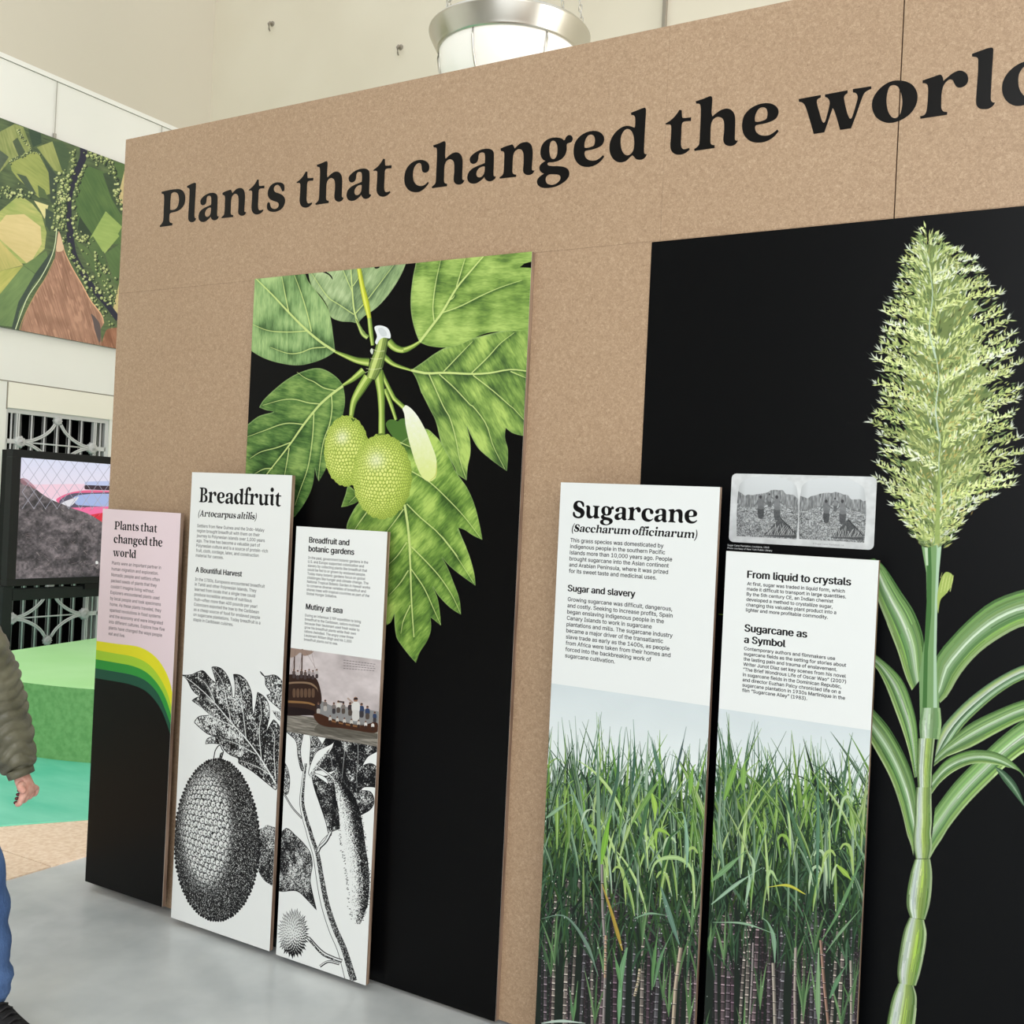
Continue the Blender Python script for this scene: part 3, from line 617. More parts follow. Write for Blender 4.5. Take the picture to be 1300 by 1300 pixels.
    # leaf hidden behind the text panel, its tip showing in the gap
    pr.line([(912,779.5),(925,781),(935,783)], [.8, 1.2, 1], C3(120,150,50))
    # caption
    wc = C3(226,228,228)
    block(pr, ['Sugar Cane Plantation, Louisiana, 1868', 'Photo courtesy of New York Public Library'], (923.6,692.9), (923.5,696.6), (976.4,695.9), 0, wc, .012)
    return pr
# ------------------------------------------------------------------ text panels
TXT = C3(14, 13, 15)
PAPER = C3(233, 235, 233)
PAN = dict(pink=(-3.6151, -3.1605, .0361, 1.5524, -.054), bread=(-3.0849, -2.5804, .0218, 1.7108, -.0759),
           garden=(-2.546, -2.1441, .02, 1.532, -.0788), cane=(-1.4866, -.9907, .012, 1.7137, -.1017), liquid=(-.9642, -.5617, .012, 1.5396, -.1017))
def panel_print(name, ppm, base=PAPER):
    l, r, b, t, y = PAN[name]
    return Print(name, 1, y, l, r, b, t, ppm, base)

def pink_print():
    pr = panel_print('pink', 1500, C3(232, 213, 219))
    for (t, a, b) in (('Plants that', (145.2,671.7), (199.2,676)), ('changed the', (144.2,689), (206,693.8)), ('world', (143.2,706), (172.4,708.7))):
        set_serif(pr, t, a, b, TXT)
    block(pr, ['Plants were an important partner in', 'human migration and exploration.', 'Nomadic people and settlers often', 'packed seeds of plants that they', 'couldn\u2019t imagine living without.',
               'Explorers encountered plants used', 'by local people and took specimens', 'home. As these plants traveled, they', 'sparked revolutions in food systems', 'and the economy and were integrated',
               'into different cultures. Explore how five', 'plants have changed the ways people', 'eat and live.'], (142,716.4), (137.8,806), (204.2,722.4), 0, C3(46,38,44))
    K = (0, 780, 5.2)
    bands = [([(560,163),(640,175),(760,193),(920,216),(1020,275),(1090,370),(1130,480),(1150,620)], C3(228,222,46)),
             ([(560,224),(640,236),(760,258),(880,280),(975,325),(1050,410),(1105,520),(1150,680)], C3(166,208,60)),
             ([(560,283),(640,297),(760,318),(880,342),(970,385),(1045,465),(1100,570),(1150,740)], C3(54,152,66)),
             ([(560,342),(640,357),(760,378),(880,402),(965,440),(1040,520),(1095,640),(1150,800)], C3(36,86,66)),
             ([(560,405),(640,422),(760,442),(860,462),(960,505),(1040,590),(1090,690),(1150,880)], C3(8,7,7))]
    for pts, c in bands:
        o = smooth(crop(K, pts), False, 8)
        pr.poly(pr.m(np.vstack([o, [(240, 1250), (60, 1250)]])), c)
    return pr

def engrave(pr, cov_pts, dens, seed, scale=5.0, holes=None):
    """wood-engraving texture inside an outline; dens 0..1 = amount of ink (or a function)"""
    def col(xx, yy):
        d = dens(xx, yy) if callable(dens) else dens
        n = fbm(xx / scale, yy / scale, seed, 2) * .6 + fbm((xx + yy * .4) / (scale * .45), (yy - xx * .4) / (scale * .8), seed + 3, 2) * .5
        v = np.clip((n - .08 - d) * 7 + .5, 0, 1)[..., None]
        return C3(22, 22, 24) * (1 - v) + C3(226, 228, 226) * v
    pr.poly(cov_pts, col)

def outline_stroke(pr, pts, wd=1.0, col=None):
    c = smooth(pts, True, 5); c = np.vstack([c, c[:1]])
    pr.poly(pr.m(ribbon(c, [wd, wd], max(20, len(c)))), C3(24,24,26) if col is None else col)

def bread_print():
    pr = panel_print('bread', 1500)
    set_serif(pr, 'Breadfruit', (252.7,637.7), (356.5,642.3), TXT)
    set_serif(pr, '(Artocarpus altilis)', (251.5,655.4), (325.2,659.6), TXT, slant=.16)
    g = C3(40,40,44)
    block(pr, ['Settlers from New Guinea and the Indo-Malay', 'region brought breadfruit with them on their', 'journey to Polynesian islands over 1,000 years', 'ago. The tree has become a valuable part of',
               'Polynesian culture and is a source of protein-rich', 'fruit, cloth, cordage, latex, and construction', 'material for canoes.'], (250.2,669.2), (248.7,706.7), (335.4,674), 0, g)
    block(pr, ['A Bountiful Harvest'], (248.3,726.2), (248.3,726.2), (306.9,731.3), 0, TXT, .028)
    block(pr, ['In the 1700s, Europeans encountered breadfruit', 'in Tahiti and other Polynesian islands. They', 'learned from locals that a single tree could', 'produce incredible amounts of nutritious',
               'fruit\u2014often more than 400 pounds per year!', 'Colonizers exported the tree to the Caribbean', 'as a cheap source of food for enslaved people', 'on sugarcane plantations. Today breadfruit is a', 'staple in Caribbean cuisines.'],
          (247.9,737.0), (245,788.1), (336.3,744), 0, g)
    K = (210, 830, 7.22); L = (210, 950, 5.0)
    ck = lambda *q: crop(K, q); cl = lambda *q: crop(L, q)
    leaf = ck((153,195,1),(240,192),(300,165),(345,155),(380,190),(420,235),(467,272,1),(450,205),(423,120,1),(500,130),(560,190),(600,290),(612,402,1),(634,402,1),(640,300),(623,188,1),(690,200),(750,260),(790,370),(795,480),(805,582,1),(825,480),(845,353,1),(900,390),(940,450),(955,550),(930,680),(918,742,1),(950,670),(992,603,1),(1050,680),(1075,900),(1060,1150),(1010,1250,1),(900,1160),(800,1080),(700,1020),(668,1000,1),(668,960),(600,930),(540,880),(520,832,1),(430,820),(368,827,1),(390,775),(482,757,1),(400,740),(330,690),(263,627,1),(310,575),(402,560),(330,490),(243,430,1),(290,400),(335,392,1),(285,370),(240,320),(200,240))
    o = pr.m(smooth(leaf, True, 6)); mid = ck((1010,1190),(880,970),(740,780),(620,650),(450,450),(340,340),(220,240),(165,205))
    veins = [ck((1012,1150),(995,900),(1000,740),(955,660)), ck((880,970),(860,700),(880,560),(868,420),(850,380)), ck((740,780),(710,520),(690,340),(640,215)), ck((600,620),(560,420),(520,250),(440,135)),
             ck((452,440),(400,320),(345,245)), ck((640,672),(480,600),(390,550),(275,430)), ck((990,1130),(850,1040),(680,975)), ck((830,920),(640,820),(505,780)), ck((465,462),(370,405))]
    vl = [pr.m(smooth(v, False, 3)) for v in [mid] + veins]
    def dens(xx, yy):
        st = 3; d, sd = pr.seg_dist(vl, xx[::st, ::st], yy[::st, ::st])
        d = np.repeat(np.repeat(d, st, 0), st, 1)[:xx.shape[0], :xx.shape[1]]; sd = np.repeat(np.repeat(sd, st, 0), st, 1)[:xx.shape[0], :xx.shape[1]]
        return .60 + .20 * np.exp(-d / 10) * (sd > 0) - .16 * (1 - np.exp(-d / 40)) + (fbm(xx / 60, yy / 60, 3, 2) - .5) * .45
    engrave(pr, o, dens, 41, 6.5)
    outline_stroke(pr, leaf, .9)
    wv = C3(224,226,224)
    for v in veins: pr.line(v, [1.1, .9, .45], wv)
    pr.line(mid, [2.0, 1.5, .7], wv)
    for i, v in enumerate([mid] + veins):
        c = resample(smooth(v, False, 5), 16)
        for k in range(2, 15):
            d = c[k] - c[k - 1]; d /= np.hypot(*d) + 1e-9
            for s2 in (-1, 1):
                e = c[k] + (d * .75 + np.array([-d[1], d[0]]) * s2 * .7) * random.Random(i * 31 + k).uniform(3.0, 5.2)
                pr.line([c[k], e], [.42, .22], wv, .85, 3)
    frag = ck((868,162,1),(905,205),(1000,195),(1060,240),(1080,300),(1080,540),(1040,500),(960,430),(928,380,1),(968,360),(920,290),(912,215))
    engrave(pr, pr.m(smooth(frag, True)), .46, 43, 6.0); outline_stroke(pr, frag, .8)
    engrave(pr, pr.m(ck((978,522),(1050,530),(1060,640),(1000,560))), .45, 44, 5)
    pr.shape(ck((452,905),(480,850),(503,838),(520,880),(532,892),(515,960),(498,1060),(445,1050)), C3(232,234,232))
    outline_stroke(pr, ck((452,905),(480,850),(503,838),(520,880),(532,892),(515,960),(498,1060),(445,1050)), 1.2)
    engrave(pr, pr.m(ck((500,915),(532,895),(515,960),(500,1060),(475,1050))), .6, 45, 4)
    # right fragment of the lower leaf
    engrave(pr, pr.m(smooth(cl((585,525),(620,505),(645,488),(690,500),(720,520),(720,890),(660,862),(620,830),(590,770)), True)), lambda xx, yy: .48 + .3 * (fbm(xx / 50, yy / 90, 8, 2) - .3), 46, 4.2)
    # the fruit
    t = np.linspace(0, 2 * PI, 240, endpoint=False)
    rr = 1 + .012 * np.abs(np.sin(t * 24)) + .008 * np.sin(t * 57)
    cx, cy, rx, ry = 275.5, 1066.5, 53.5, 101.5
    o = pr.m([(cx + rx * math.cos(a) * q * (1 + .04 * math.sin(a)), cy + ry * math.sin(a) * q) for a, q in zip(t, rr)])
    c0 = o.mean(0); RX = np.ptp(o[:, 0]) / 2; RY = np.ptp(o[:, 1]) / 2
    def fcol(xx, yy):
        u = (xx - c0[0]) / RX; v = (yy - c0[1]) / RY; rad = np.hypot(u, v)
        bul = 1 + .35 * np.clip(rad, 0, 1) ** 3
        f1, f2, cid, dx, dy = worley((xx - c0[0]) * bul / 35.0, (yy - c0[1]) * bul / 41.0, 7, .6)
        lit = np.exp(-(((u + .26) / .60) ** 2 + ((v + .10) / .72) ** 2) * 1.25)
        edge = np.clip((f2 - f1) * 2.2, 0, 1)
        n = fbm(xx / 4.5, yy / 4.5, 50, 2)
        cell = (edge > .30 - .10 * lit) & (np.hypot(dx - .10, dy + .02) > .10 + .05 * n) & ~((dx > .18) & (n > .46 + .2 * lit)) & ~((dy > .22) & (n > .44))
        sp = fbm(xx / 3.6, yy / 3.6, 51, 2)
        lit2 = np.clip(lit * 1.5 - .12, 0, 1)
        white = np.where(cell, np.clip((lit2 - sp * .75 + .12) * 5, 0, 1), 0)
        spk = np.clip((sp - .60) * 9, 0, 1) * np.clip(1.25 - .4 * rad, .2, 1)
        k = np.maximum(white, spk * (edge > .12))[..., None]
        return C3(18, 18, 20) * (1 - k) + C3(228, 230, 228) * k
    pr.poly(o, fcol)
    # scalloped edge
    for i in range(110):
        a = i / 110 * 2 * PI; q = 1.012
        p = np.array((cx + rx * math.cos(a) * q * (1 + .04 * math.sin(a)), cy + ry * math.sin(a) * q))
        e = p + np.array([math.cos(a), math.sin(a)]) * .5
        pr.poly(pr.m(_ell(e[0] - math.cos(a) * .7, e[1] - math.sin(a) * .7, 1.5 + .3 * math.sin(i * 2.1), 1.8 + .4 * math.sin(i * 1.3), 8)), C3(20,20,22), .95)
    return pr

def garden_print():
    pr = panel_print('garden', 1500); g = C3(46,46,50)
    block(pr, ['Breadfruit and'], (392.5,688.8), (392.5,688.8), (443.1,691.9), 0, TXT, .028)
    block(pr, ['botanic gardens'], (391.9,699.9), (391.9,699.9), (449.3,703.6), 0, TXT, .028)
    block(pr, ['In the past, government botanic gardens in the', 'U.S. and Europe supported colonization and', 'slavery by collecting plants like breadfruit that', 'could be fed to or grown by enslaved people.', 'Today many botanic gardens focus on global',
               'challenges like hunger and climate change. The', 'National Tropical Botanic Garden in Hawaii works', 'to conserve diverse varieties of breadfruit and', 'shares trees with tropical countries as part of the', 'Global Hunger Initiative.'],
          (391.2,709.3), (389.1,754.9), (467.3,713.7), 0, g)
    block(pr, ['Mutiny at sea'], (388.4,773.3), (388.4,773.3), (434.5,777.5), 0, TXT, .028)
    block(pr, ['During an infamous 1789 expedition to bring', 'breadfruit to the Caribbean, sailors mutinied', 'because their lieutenant used fresh water to', 'grow his breadfruit plants while their own', 'rations dwindled. The angry crew threw',
               'Lieutenant William Bligh and his 1,000', 'breadfruit plants out to sea.'], (387.4,782.4), (385.9,813), (458.1,787.4), 0, g)
    M = (340, 920, 8.125); N = (340, 1060, 6.5); O = (350, 810, 8.667)
    cm = lambda *q: crop(M, q); cn = lambda *q: crop(N, q); co = lambda *q: crop(O, q)
    # dark lobed leaf
    lf = cm((640,60),(600,140),(560,230),(640,250),(560,350),(500,430),(455,500),(480,650),(530,800),(600,1010),(622,1118,1),(690,1090),(770,1060),(880,1010),(930,1000,1),(925,960),(965,930),(1060,872),(1097,790),(1060,695),(955,682,1),(985,645),(1060,640),(1150,640),(1150,480),(1080,405),(1010,410),(968,440,1),(1030,330),(1150,250),(1150,60))
    engrave(pr, pr.m(smooth(lf, True)), lambda xx, yy: .60 + (fbm(xx / 50, yy / 50, 9, 2) - .5) * .5, 61, 4.6)
    outline_stroke(pr, lf, .9)
    for v in (cm((930,200),(930,400),(915,560),(925,650)), cm((800,200),(780,400),(765,560)), cm((640,300),(660,390),(665,470))): pr.line(v, [.8, .7, .4], C3(196,198,196), .8)
    # other dark bits, then the stems
    for i, q in enumerate([cm((185,60),(205,85),(290,170),(310,320),(345,470),(372,480),(350,380),(338,260),(365,105),(380,60)), cm((440,60),(443,200),(432,380),(440,430),(480,290),(560,225),(500,110),(480,60)),
              cm((120,370),(165,380),(212,480),(226,600),(200,725),(160,690),(120,680))]):
        engrave(pr, pr.m(smooth(q, True)), .50, 62 + i, 4.2); outline_stroke(pr, q, .7)
    low = cm((120,1120),(145,1105),(200,1068),(300,1160)) + cn((225,0),(300,75),(350,150),(367,250),(352,340),(352,400),(402,620,1),(330,540),(240,462),(80,450),(80,40))
    engrave(pr, pr.m(smooth(low, True)), lambda xx, yy: .54 + (fbm(xx / 45, yy / 60, 19, 2) - .5) * .4, 66, 4.0); outline_stroke(pr, low, .8)
    pr.line(cn((90,320),(160,330),(230,400),(300,470)), [.6, .8, .6], C3(30,30,32))
    bud = cm((420,500),(445,400),(500,285),(570,240),(650,203),(686,172,1),(660,250),(600,330),(540,400),(480,480),(440,530))
    pr.shape(bud, PAPER); outline_stroke(pr, bud, .7)
    engrave(pr, pr.m(cm((440,500),(520,380),(600,290),(655,230),(600,330),(500,470),(430,560))), .42, 67, 3.6)
    mainst = cm((392,400),(376,500),(362,620),(350,800),(378,950),(430,1120)) + cn((352,20),(398,160),(428,340),(470,560),(540,780),(610,940),(690,1210))
    pr.line(mainst, [3, 5.5, 7.5, 9, 10.5, 11.5, 12.5, 15], C3(24,24,26), 1, 40)
    pr.line([(x - .1, y) for x, y, *_ in mainst], [2, 4.2, 6.2, 7.6, 9, 10, 11, 13.5], C3(230,232,230), 1, 40)
    cst = resample(smooth(mainst, False, 6), 60); dn = np.gradient(cst, axis=0); dn /= np.hypot(dn[:, 0], dn[:, 1])[:, None]
    wds = np.interp(np.linspace(0, 1, 60), np.linspace(0, 1, 8), [3, 5.5, 7.5, 9, 10.5, 11.5, 12.5, 15])
    off = np.c_[dn[:, 1], -dn[:, 0]] * (wds * .2)[:, None]
    pr.put(None, None)
    engrave(pr, pr.m(ribbon(cst + off, list(wds * .56), 60)), .56, 68, 3.6)
    for q, w1, w2 in ((cm((155,690),(250,850),(352,965)), 2.2, 1.0), (cn((520,-10),(450,60),(412,140)), 4.0, 2.8), (cm((650,1105),(600,1200),(530,1270)), 4.2, 3.0), (cn((335,850),(450,970),(550,1020),(612,1040)), 4.6, 2.8), (cn((430,1085),(500,1045),(590,1065)), 3.2, 1.8)):
        pr.line(q, w1, C3(24,24,26)); pr.line([(x - .3, y - .3) for x, y, *_ in q], w2 * .7, C3(228,230,228))
    engrave(pr, pr.m(ribbon(smooth(cn((345,868),(450,985),(550,1032)), False), [2.4, 2.4], 12)), .55, 71, 3.2)
    pr.shape(cm((480,480),(560,470),(620,490),(700,470),(640,520),(570,530),(520,520)), PAPER); outline_stroke(pr, cm((480,480),(560,470),(620,490),(700,470),(640,520),(570,530),(520,520)), .5)
    pr.shape(cm((470,500),(530,550),(590,590),(620,615),(610,560),(560,525)), PAPER); outline_stroke(pr, cm((470,500),(530,550),(590,590),(620,615),(610,560),(560,525)), .5)
    pr.line(cm((510,430),(590,480),(650,530),(700,590)), [2.0, 2.6, 2.2], C3(24,24,26)); pr.line(cm((510,430),(590,480),(650,530),(695,585)), [1.0, 1.5, 1.2], C3(230,232,230))
    # catkin, stippled
    cen = smooth(cm((700,570),(770,700),(830,850),(860,1050),(890,1290)) + cn((735,250),(752,450),(742,640),(738,735)), False, 8)
    wdt = [6, 22, 27, 30, 30, 29, 27, 24, 8]
    crib = pr.m(ribbon(cen, wdt, 50)); cl_ = pr.m(resample(cen, 50))
    def ccol(xx, yy):
        row = np.interp(yy[:, 0], cl_[:, 1], cl_[:, 0])[:, None]; hw = np.ptp(crib[:, 0]) * .33
        u = (xx - row) / 55.0
        n = fbm(xx / 3.4, yy / 3.0, 77, 2)
        d = .47 + .30 * np.clip(u * 1.4 + .1, -1, 1) + .16 * np.clip(1 - (yy - cl_[0, 1]) / 350, 0, 1) + .1 * np.exp(-((u + .75) / .2) ** 2)
        v = np.clip((n - d + .07) * 8 + .5, 0, 1)[..., None]
        return C3(20,20,22) * (1 - v) + C3(232,234,232) * v
    pr.poly(crib, ccol)
    rnd = random.Random(5)
    for i in range(230):
        k = rnd.randrange(2, 48); p = resample(cen, 50)[k]; wk = np.interp(k / 49, np.linspace(0, 1, 9), wdt) / 2
        sd = rnd.choice((-1, 1)); p = p + np.array([sd * wk * rnd.uniform(.9, 1.08), rnd.uniform(-4, 4)])
        pr.line([p, p + np.array([sd * rnd.uniform(.8, 1.8), rnd.uniform(-1, 1)])], .7, C3(24,24,26), .9, 3)
    # burr
    bx, by = 372.5, 1185.0
    pr.poly(pr.m(_ell(bx, by, 15.5, 25, 24)), C3(222,224,222))
    for i in range(170):
        a = i * 2.399963; f = math.sqrt((i + .5) / 170); rx, ry = 17.5 * f, 27.5 * f
        x, y = bx + rx * math.cos(a), by + ry * math.sin(a); ln = 1.6 + 3.6 * f
        dx, dy = math.cos(a) * ln * .8, math.sin(a) * ln * 1.15
        dark = math.cos(a - .9) * f
        wd = .26 if dark > -.2 else .16
        pr.poly(pr.m([(x - dy * wd, y + dx * wd), (x + dx, y + dy), (x + dy * wd, y - dx * wd), (x - dx * .3, y - dy * .3)]), C3(16,16,18))
        if dark < .25: pr.poly(pr.m([(x - dy * .1 - dx * .2, y + dx * .1 - dy * .2), (x + dx * .6, y + dy * .6), (x + dy * .1 - dx * .2, y - dx * .1 - dy * .2)]), C3(232,234,232))
    # marine scene: plain stand-in (sky, sea, stern of a ship, a full rowing boat)
    sky = co((120,98),(1230,255),(1180,1240,1),(80,1020,1))
    def skyc(xx, yy):
        n = fbm(xx / 120, yy / 70, 91, 4); v = np.clip((n - .5) * 1.7 + .5, 0, 1)[..., None]
        return C3(176,166,166) * (1 - v) + C3(214,204,204) * v
    top = co((100,97),(1250,256)); bot = co((60,1018),(1220,1212))
    pr.poly(pr.m([top[0], top[1], bot[1], bot[0]]), skyc)
    def seac(xx, yy):
        n = fbm(xx / 60, yy / 5, 93, 3); v = np.clip((n - .5) * 2 + .5, 0, 1)[..., None]
        return C3(96,92,84) * (1 - v) + C3(148,142,132) * v
    s1 = co((60,825),(1250,985)); pr.poly(pr.m([s1[0], s1[1], bot[1], bot[0]]), seac)
    hz = co((500,700),(620,745),(800,760),(1250,850),(1250,1000),(500,880)); pr.shape(hz, C3(120,122,122), .8)
    pr.shape(co((430,1020),(480,940),(700,990),(1150,1060),(1150,1110),(700,1080)), C3(74,70,62), .55)
    hull = C3(52,36,30)
    pr.shape(co((60,420),(150,400),(330,410),(440,440),(490,560),(505,700),(470,760),(440,850),(380,850),(60,820)), hull)
    pr.shape(co((60,690),(200,690),(360,705),(430,730),(425,745),(350,725),(60,706)), C3(140,104,66))
    pr.shape(co((60,500),(220,480),(380,490),(450,540),(470,600),(450,560),(370,510),(220,500),(60,516)), C3(136,112,90))
    for k in range(6): pr.shape(co((190 + k * 42,560),(215 + k * 42,560),(215 + k * 42,650),(190 + k * 42,650)), C3(98,76,60))
    pr.shape(co((60,760),(200,760),(420,800),(430,840),(300,850),(60,830)), C3(34,24,24))
    for x_, y_ in ((208, 420), (292, 400)): pr.line(co((x_, 122), (x_ - 6, y_)), 1.6, C3(70,52,44))
    pr.shape(co((100,100,1),(420,146,1),(380,180),(310,195),(270,160),(230,190),(170,215),(100,190)), C3(150,128,116))
    for a_, b_ in (((330,150),(440,330)), ((300,120),(250,400)), ((220,130),(170,400)), ((390,130),(450,420))): pr.line(co(a_, b_), .4, C3(120,100,96), .7)
    rnd = random.Random(9)
    def person(x, y, h, c1, c2, lean=0):
        pr.poly(pr.m(_ell(*crop(O, [(x, y - h)])[0][:2], h * .11 / 8.667, h * .13 / 8.667, 8)), C3(150,112,92))
        pr.shape(co((x - h*.06, y - h*1.06),(x + h*.08, y - h*1.07),(x + h*.1, y - h*1.0),(x - h*.1, y - h*.99)), C3(40,34,36))
        pr.shape(co((x - h*.16, y - h*.42),(x - h*.15 + lean, y - h*.85),(x + h*.15 + lean, y - h*.85),(x + h*.17, y - h*.42)), c1)
        pr.shape(co((x - h*.14, y),(x - h*.13, y - h*.45),(x + h*.14, y - h*.45),(x + h*.13, y)), c2)
    for k in range(7): person(200 + k * 42, 440 + (k % 2) * 12, 90, C3(*rnd.choice([(150,140,140),(90,76,72),(180,172,170)])), C3(70,60,60))
    for (x, y, h) in ((470,830,110),(545,800,110),(640,830,110),(690,820,120),(745,830,110),(820,850,130),(945,870,140),(1010,890,130),(1090,930,110)):
        person(x, y, h, C3(*rnd.choice([(58,50,52),(96,64,44),(206,202,196),(52,66,96),(120,112,108)])), C3(*rnd.choice([(60,56,60),(176,170,164),(80,70,64)])))
    person(880, 905, 230, C3(214,212,208), C3(206,204,200))
    pr.line(co((850,715),(790,660)), 2.2, C3(170,150,140)); pr.line(co((700,700),(755,706)), 2.0, C3(70,60,58))
    pr.shape(co((415,850),(470,830),(600,880),(760,925),(940,960),(1110,930),(1125,1020),(1080,1045),(900,1020),(700,990),(560,975),(470,940)), C3(66,40,28))
    pr.shape(co((590,900),(760,940),(930,970),(925,985),(760,955),(600,915)), C3(132,94,62))
    for k in range(7): person(600 + k * 78, 945 + k * 12, 85, C3(*rnd.choice([(196,190,184),(90,80,76),(214,210,206)])), C3(56,40,34))
    for k in range(4):
        a_ = co((745, 243 + k * 30), (1105 - 12 * (k % 2), 290 + k * 24))
        for j in range(11):
            p0 = np.array(a_[0][:2]) * (1 - j / 11) + np.array(a_[1][:2]) * (j / 11); p1 = np.array(a_[0][:2]) * (1 - (j + .75) / 11) + np.array(a_[1][:2]) * ((j + .75) / 11)
            pr.line([p0, p1], .75, C3(70,66,70), .65, 3)
    return pr

# ------------------------------------------------------------------ cane-field photograph printed across two panels
def field(pr, xa, xb, top_pts, seed):
    tl = pr.m(top_pts); rnd = random.Random(seed); npr = np.random.RandomState(seed)
    def sky(xx, yy):
        v = np.clip((yy - tl[0, 1]) / 260, 0, 1)[..., None]; n = (fbm(xx / 150, yy / 90, seed, 2)[..., None] - .5) * .02
        return C3(204,213,216) * (1 - v) + C3(219,226,226) * v + n
    pr.poly(np.vstack([tl, [(pr.W + 20, pr.H + 20), (-20, pr.H + 20)]]), sky)
    canopy = lambda x: np.interp(x, [676, 740, 800, 850, 900, 930, 990, 1050, 1115], [960, 962, 968, 985, 1000, 962, 985, 990, 1012])
    # distant mass
    edge = [(x, canopy(x) + 22 + 9 * math.sin(x * .9) + 6 * math.sin(x * 2.3)) for x in np.arange(xa - 6, xb + 8, 2.0)]
    pr.poly(pr.m(edge + [(xb + 8, 1900), (xa - 12, 1900)]), lambda xx, yy: (lambda v: C3(34,46,36) * (1 - v) + C3(78,112,66) * v)((np.clip(fbm(xx / 16, yy / 40, seed + 3, 3) * 1.5 - .3, 0, 1) * np.clip(1.1 - (yy - tl[0, 1] - 180) / 520, .12, 1))[..., None]))
    for k in range(130):   # light gaps between the leaves near the top
        x = rnd.uniform(xa, xb); y = canopy(x) + rnd.uniform(20, 60)
        pr.poly(pr.m([(x, y), (x + rnd.uniform(-1.5, 1.5), y + rnd.uniform(6, 16)), (x + 1.6, y + 3)]), C3(206,216,214), .85)
    bright = [(124,158,78),(104,144,64),(146,180,96),(88,128,60),(164,190,120)]
    cool = [(58,88,64),(76,106,80),(48,76,52),(100,130,104),(138,162,140)]
    deep = [(36,56,38),(46,70,42),(58,86,48),(32,46,38)]
    def blade(x, y, h, lean, wd, c, droop=0.0, al=1.0):
        pts = []
        for i in range(8):
            t = i / 7; bx = x + lean * t ** 1.4; by = y - h * (t - droop * t ** 3)
            pts.append((bx, by))
        P = pr.m(ribbon(pts, [wd * .2, wd * .8, wd, wd * .85, wd * .5, .25], 12)); pr.poly(P, c, al)
        return pts
    # cane stalks in the lower part
    def stalk(x, y0, y1, lean, wd, tone, al=1.0):
        n = int((y1 - y0) / rnd.uniform(8, 12)) + 1
        for i in range(n):
            t0, t1 = i / n, (i + 1) / n
            p0 = (x + lean * t0, y0 + (y1 - y0) * t0); p1 = (x + lean * t1, y0 + (y1 - y0) * t1)
            k = rnd.uniform(.75, 1.12) * (.7 + .4 * t0)
            pr.line([p0, p1], [wd, wd], C3(*tone) * k, al, 3)
            m0 = (p0[0] - wd * .22, p0[1]); m1 = (p1[0] - wd * .22, p1[1])
            pr.line([m0, m1], [wd * .34, wd * .34], np.clip(C3(*tone) * k * 1.35, 0, .9), al * .8, 3)
            pr.line([(p0[0] - wd * .5, p0[1]), (p0[0] + wd * .5, p0[1] + .4)], [1.7, 1.7], np.clip(C3(*tone) * rnd.uniform(1.2, 1.75), 0, .85), al, 3)
            pr.line([(p0[0] - wd * .5, p0[1] + 1.5), (p0[0] + wd * .5, p0[1] + 1.9)], [1.0, 1.0], C3(34,26,30), al, 3)
    low = lambda x: 1105 if x < 905 else 1150
    pr.poly(pr.m([(xa - 12, 1120), (xb + 8, 1120), (xb + 8, 1900), (xa - 12, 1900)]), C3(30,34,34), .55)
    for k in range(int((xb - xa) / 3.2)):
        x = rnd.uniform(xa - 6, xb + 6); stalk(x, low(x) + rnd.uniform(-8, 60), 1620, rnd.uniform(-34, 10), rnd.uniform(1.6, 2.8), rnd.choice([(48,44,48),(56,50,56),(46,52,48),(62,50,56)]), .8)
    for k in range(int((xb - xa) / 10.5)):
        x = xa + (k + rnd.random()) * 10.5; stalk(x, low(x) + rnd.uniform(-20, 30), 1620, rnd.uniform(-36, 6), rnd.uniform(3.2, 4.8), rnd.choice([(98,88,94),(108,94,98),(92,90,94),(128,120,114),(84,70,78)]))
    # back leaves, middle leaves, front leaves
    for k in range(int((xb - xa) * 1.5)):
        x = rnd.uniform(xa - 12, xb + 12); y = canopy(x) + rnd.uniform(50, 130)
        blade(x, y, rnd.uniform(50, 115), rnd.gauss(0, 22), rnd.uniform(1.2, 3.0), C3(*rnd.choice(cool + bright[:2])) * rnd.uniform(.8, 1.05), rnd.choice((0, 0, .25, .55)))
    for k in range(int((xb - xa) * .22)):   # thin tips against the sky
        x = rnd.uniform(xa - 6, xb + 6); blade(x, canopy(x) + 40, rnd.uniform(55, 100), rnd.gauss(0, 14), rnd.uniform(.8, 1.8), C3(*rnd.choice(cool[:3] + deep[2:3])) * 1.15, 0)
    for k in range(int((xb - xa) * 1.9)):
        x = rnd.uniform(xa - 12, xb + 12); y = rnd.uniform(1030, 1165)
        sh = .55 + .5 * (1165 - y) / 135
        blade(x, y, rnd.uniform(55, 120), rnd.gauss(0, 26), rnd.uniform(1.6, 4.0), C3(*rnd.choice(cool + bright[:4] + deep)) * sh * rnd.uniform(.8, 1.1), rnd.choice((0, .1, .3, .6)))
    for k in range(int((xb - xa) * 1.5)):
        x = rnd.uniform(xa - 12, xb + 12); y = rnd.uniform(1110, 1245)
        blade(x, y, rnd.uniform(45, 110), rnd.gauss(0, 26), rnd.uniform(1.4, 3.4), C3(*rnd.choice(deep + cool[:3])) * rnd.uniform(.75, 1.05), rnd.choice((0, .2, .6)))
    for k in range(int((xb - xa) * .34)):
        x = rnd.uniform(xa - 12, xb + 12); y = rnd.uniform(1040, 1170)
        pts = blade(x, y, rnd.uniform(70, 120), rnd.gauss(0, 24), rnd.uniform(2.6, 4.4), C3(*rnd.choice(bright + cool[1:])) * rnd.uniform(.8, 1.05), rnd.choice((0, 0, .2)))
        pr.line([(a + .5, b) for a, b in pts[:7]], [.5, .6, .3], C3(196,212,180), .7, 8)
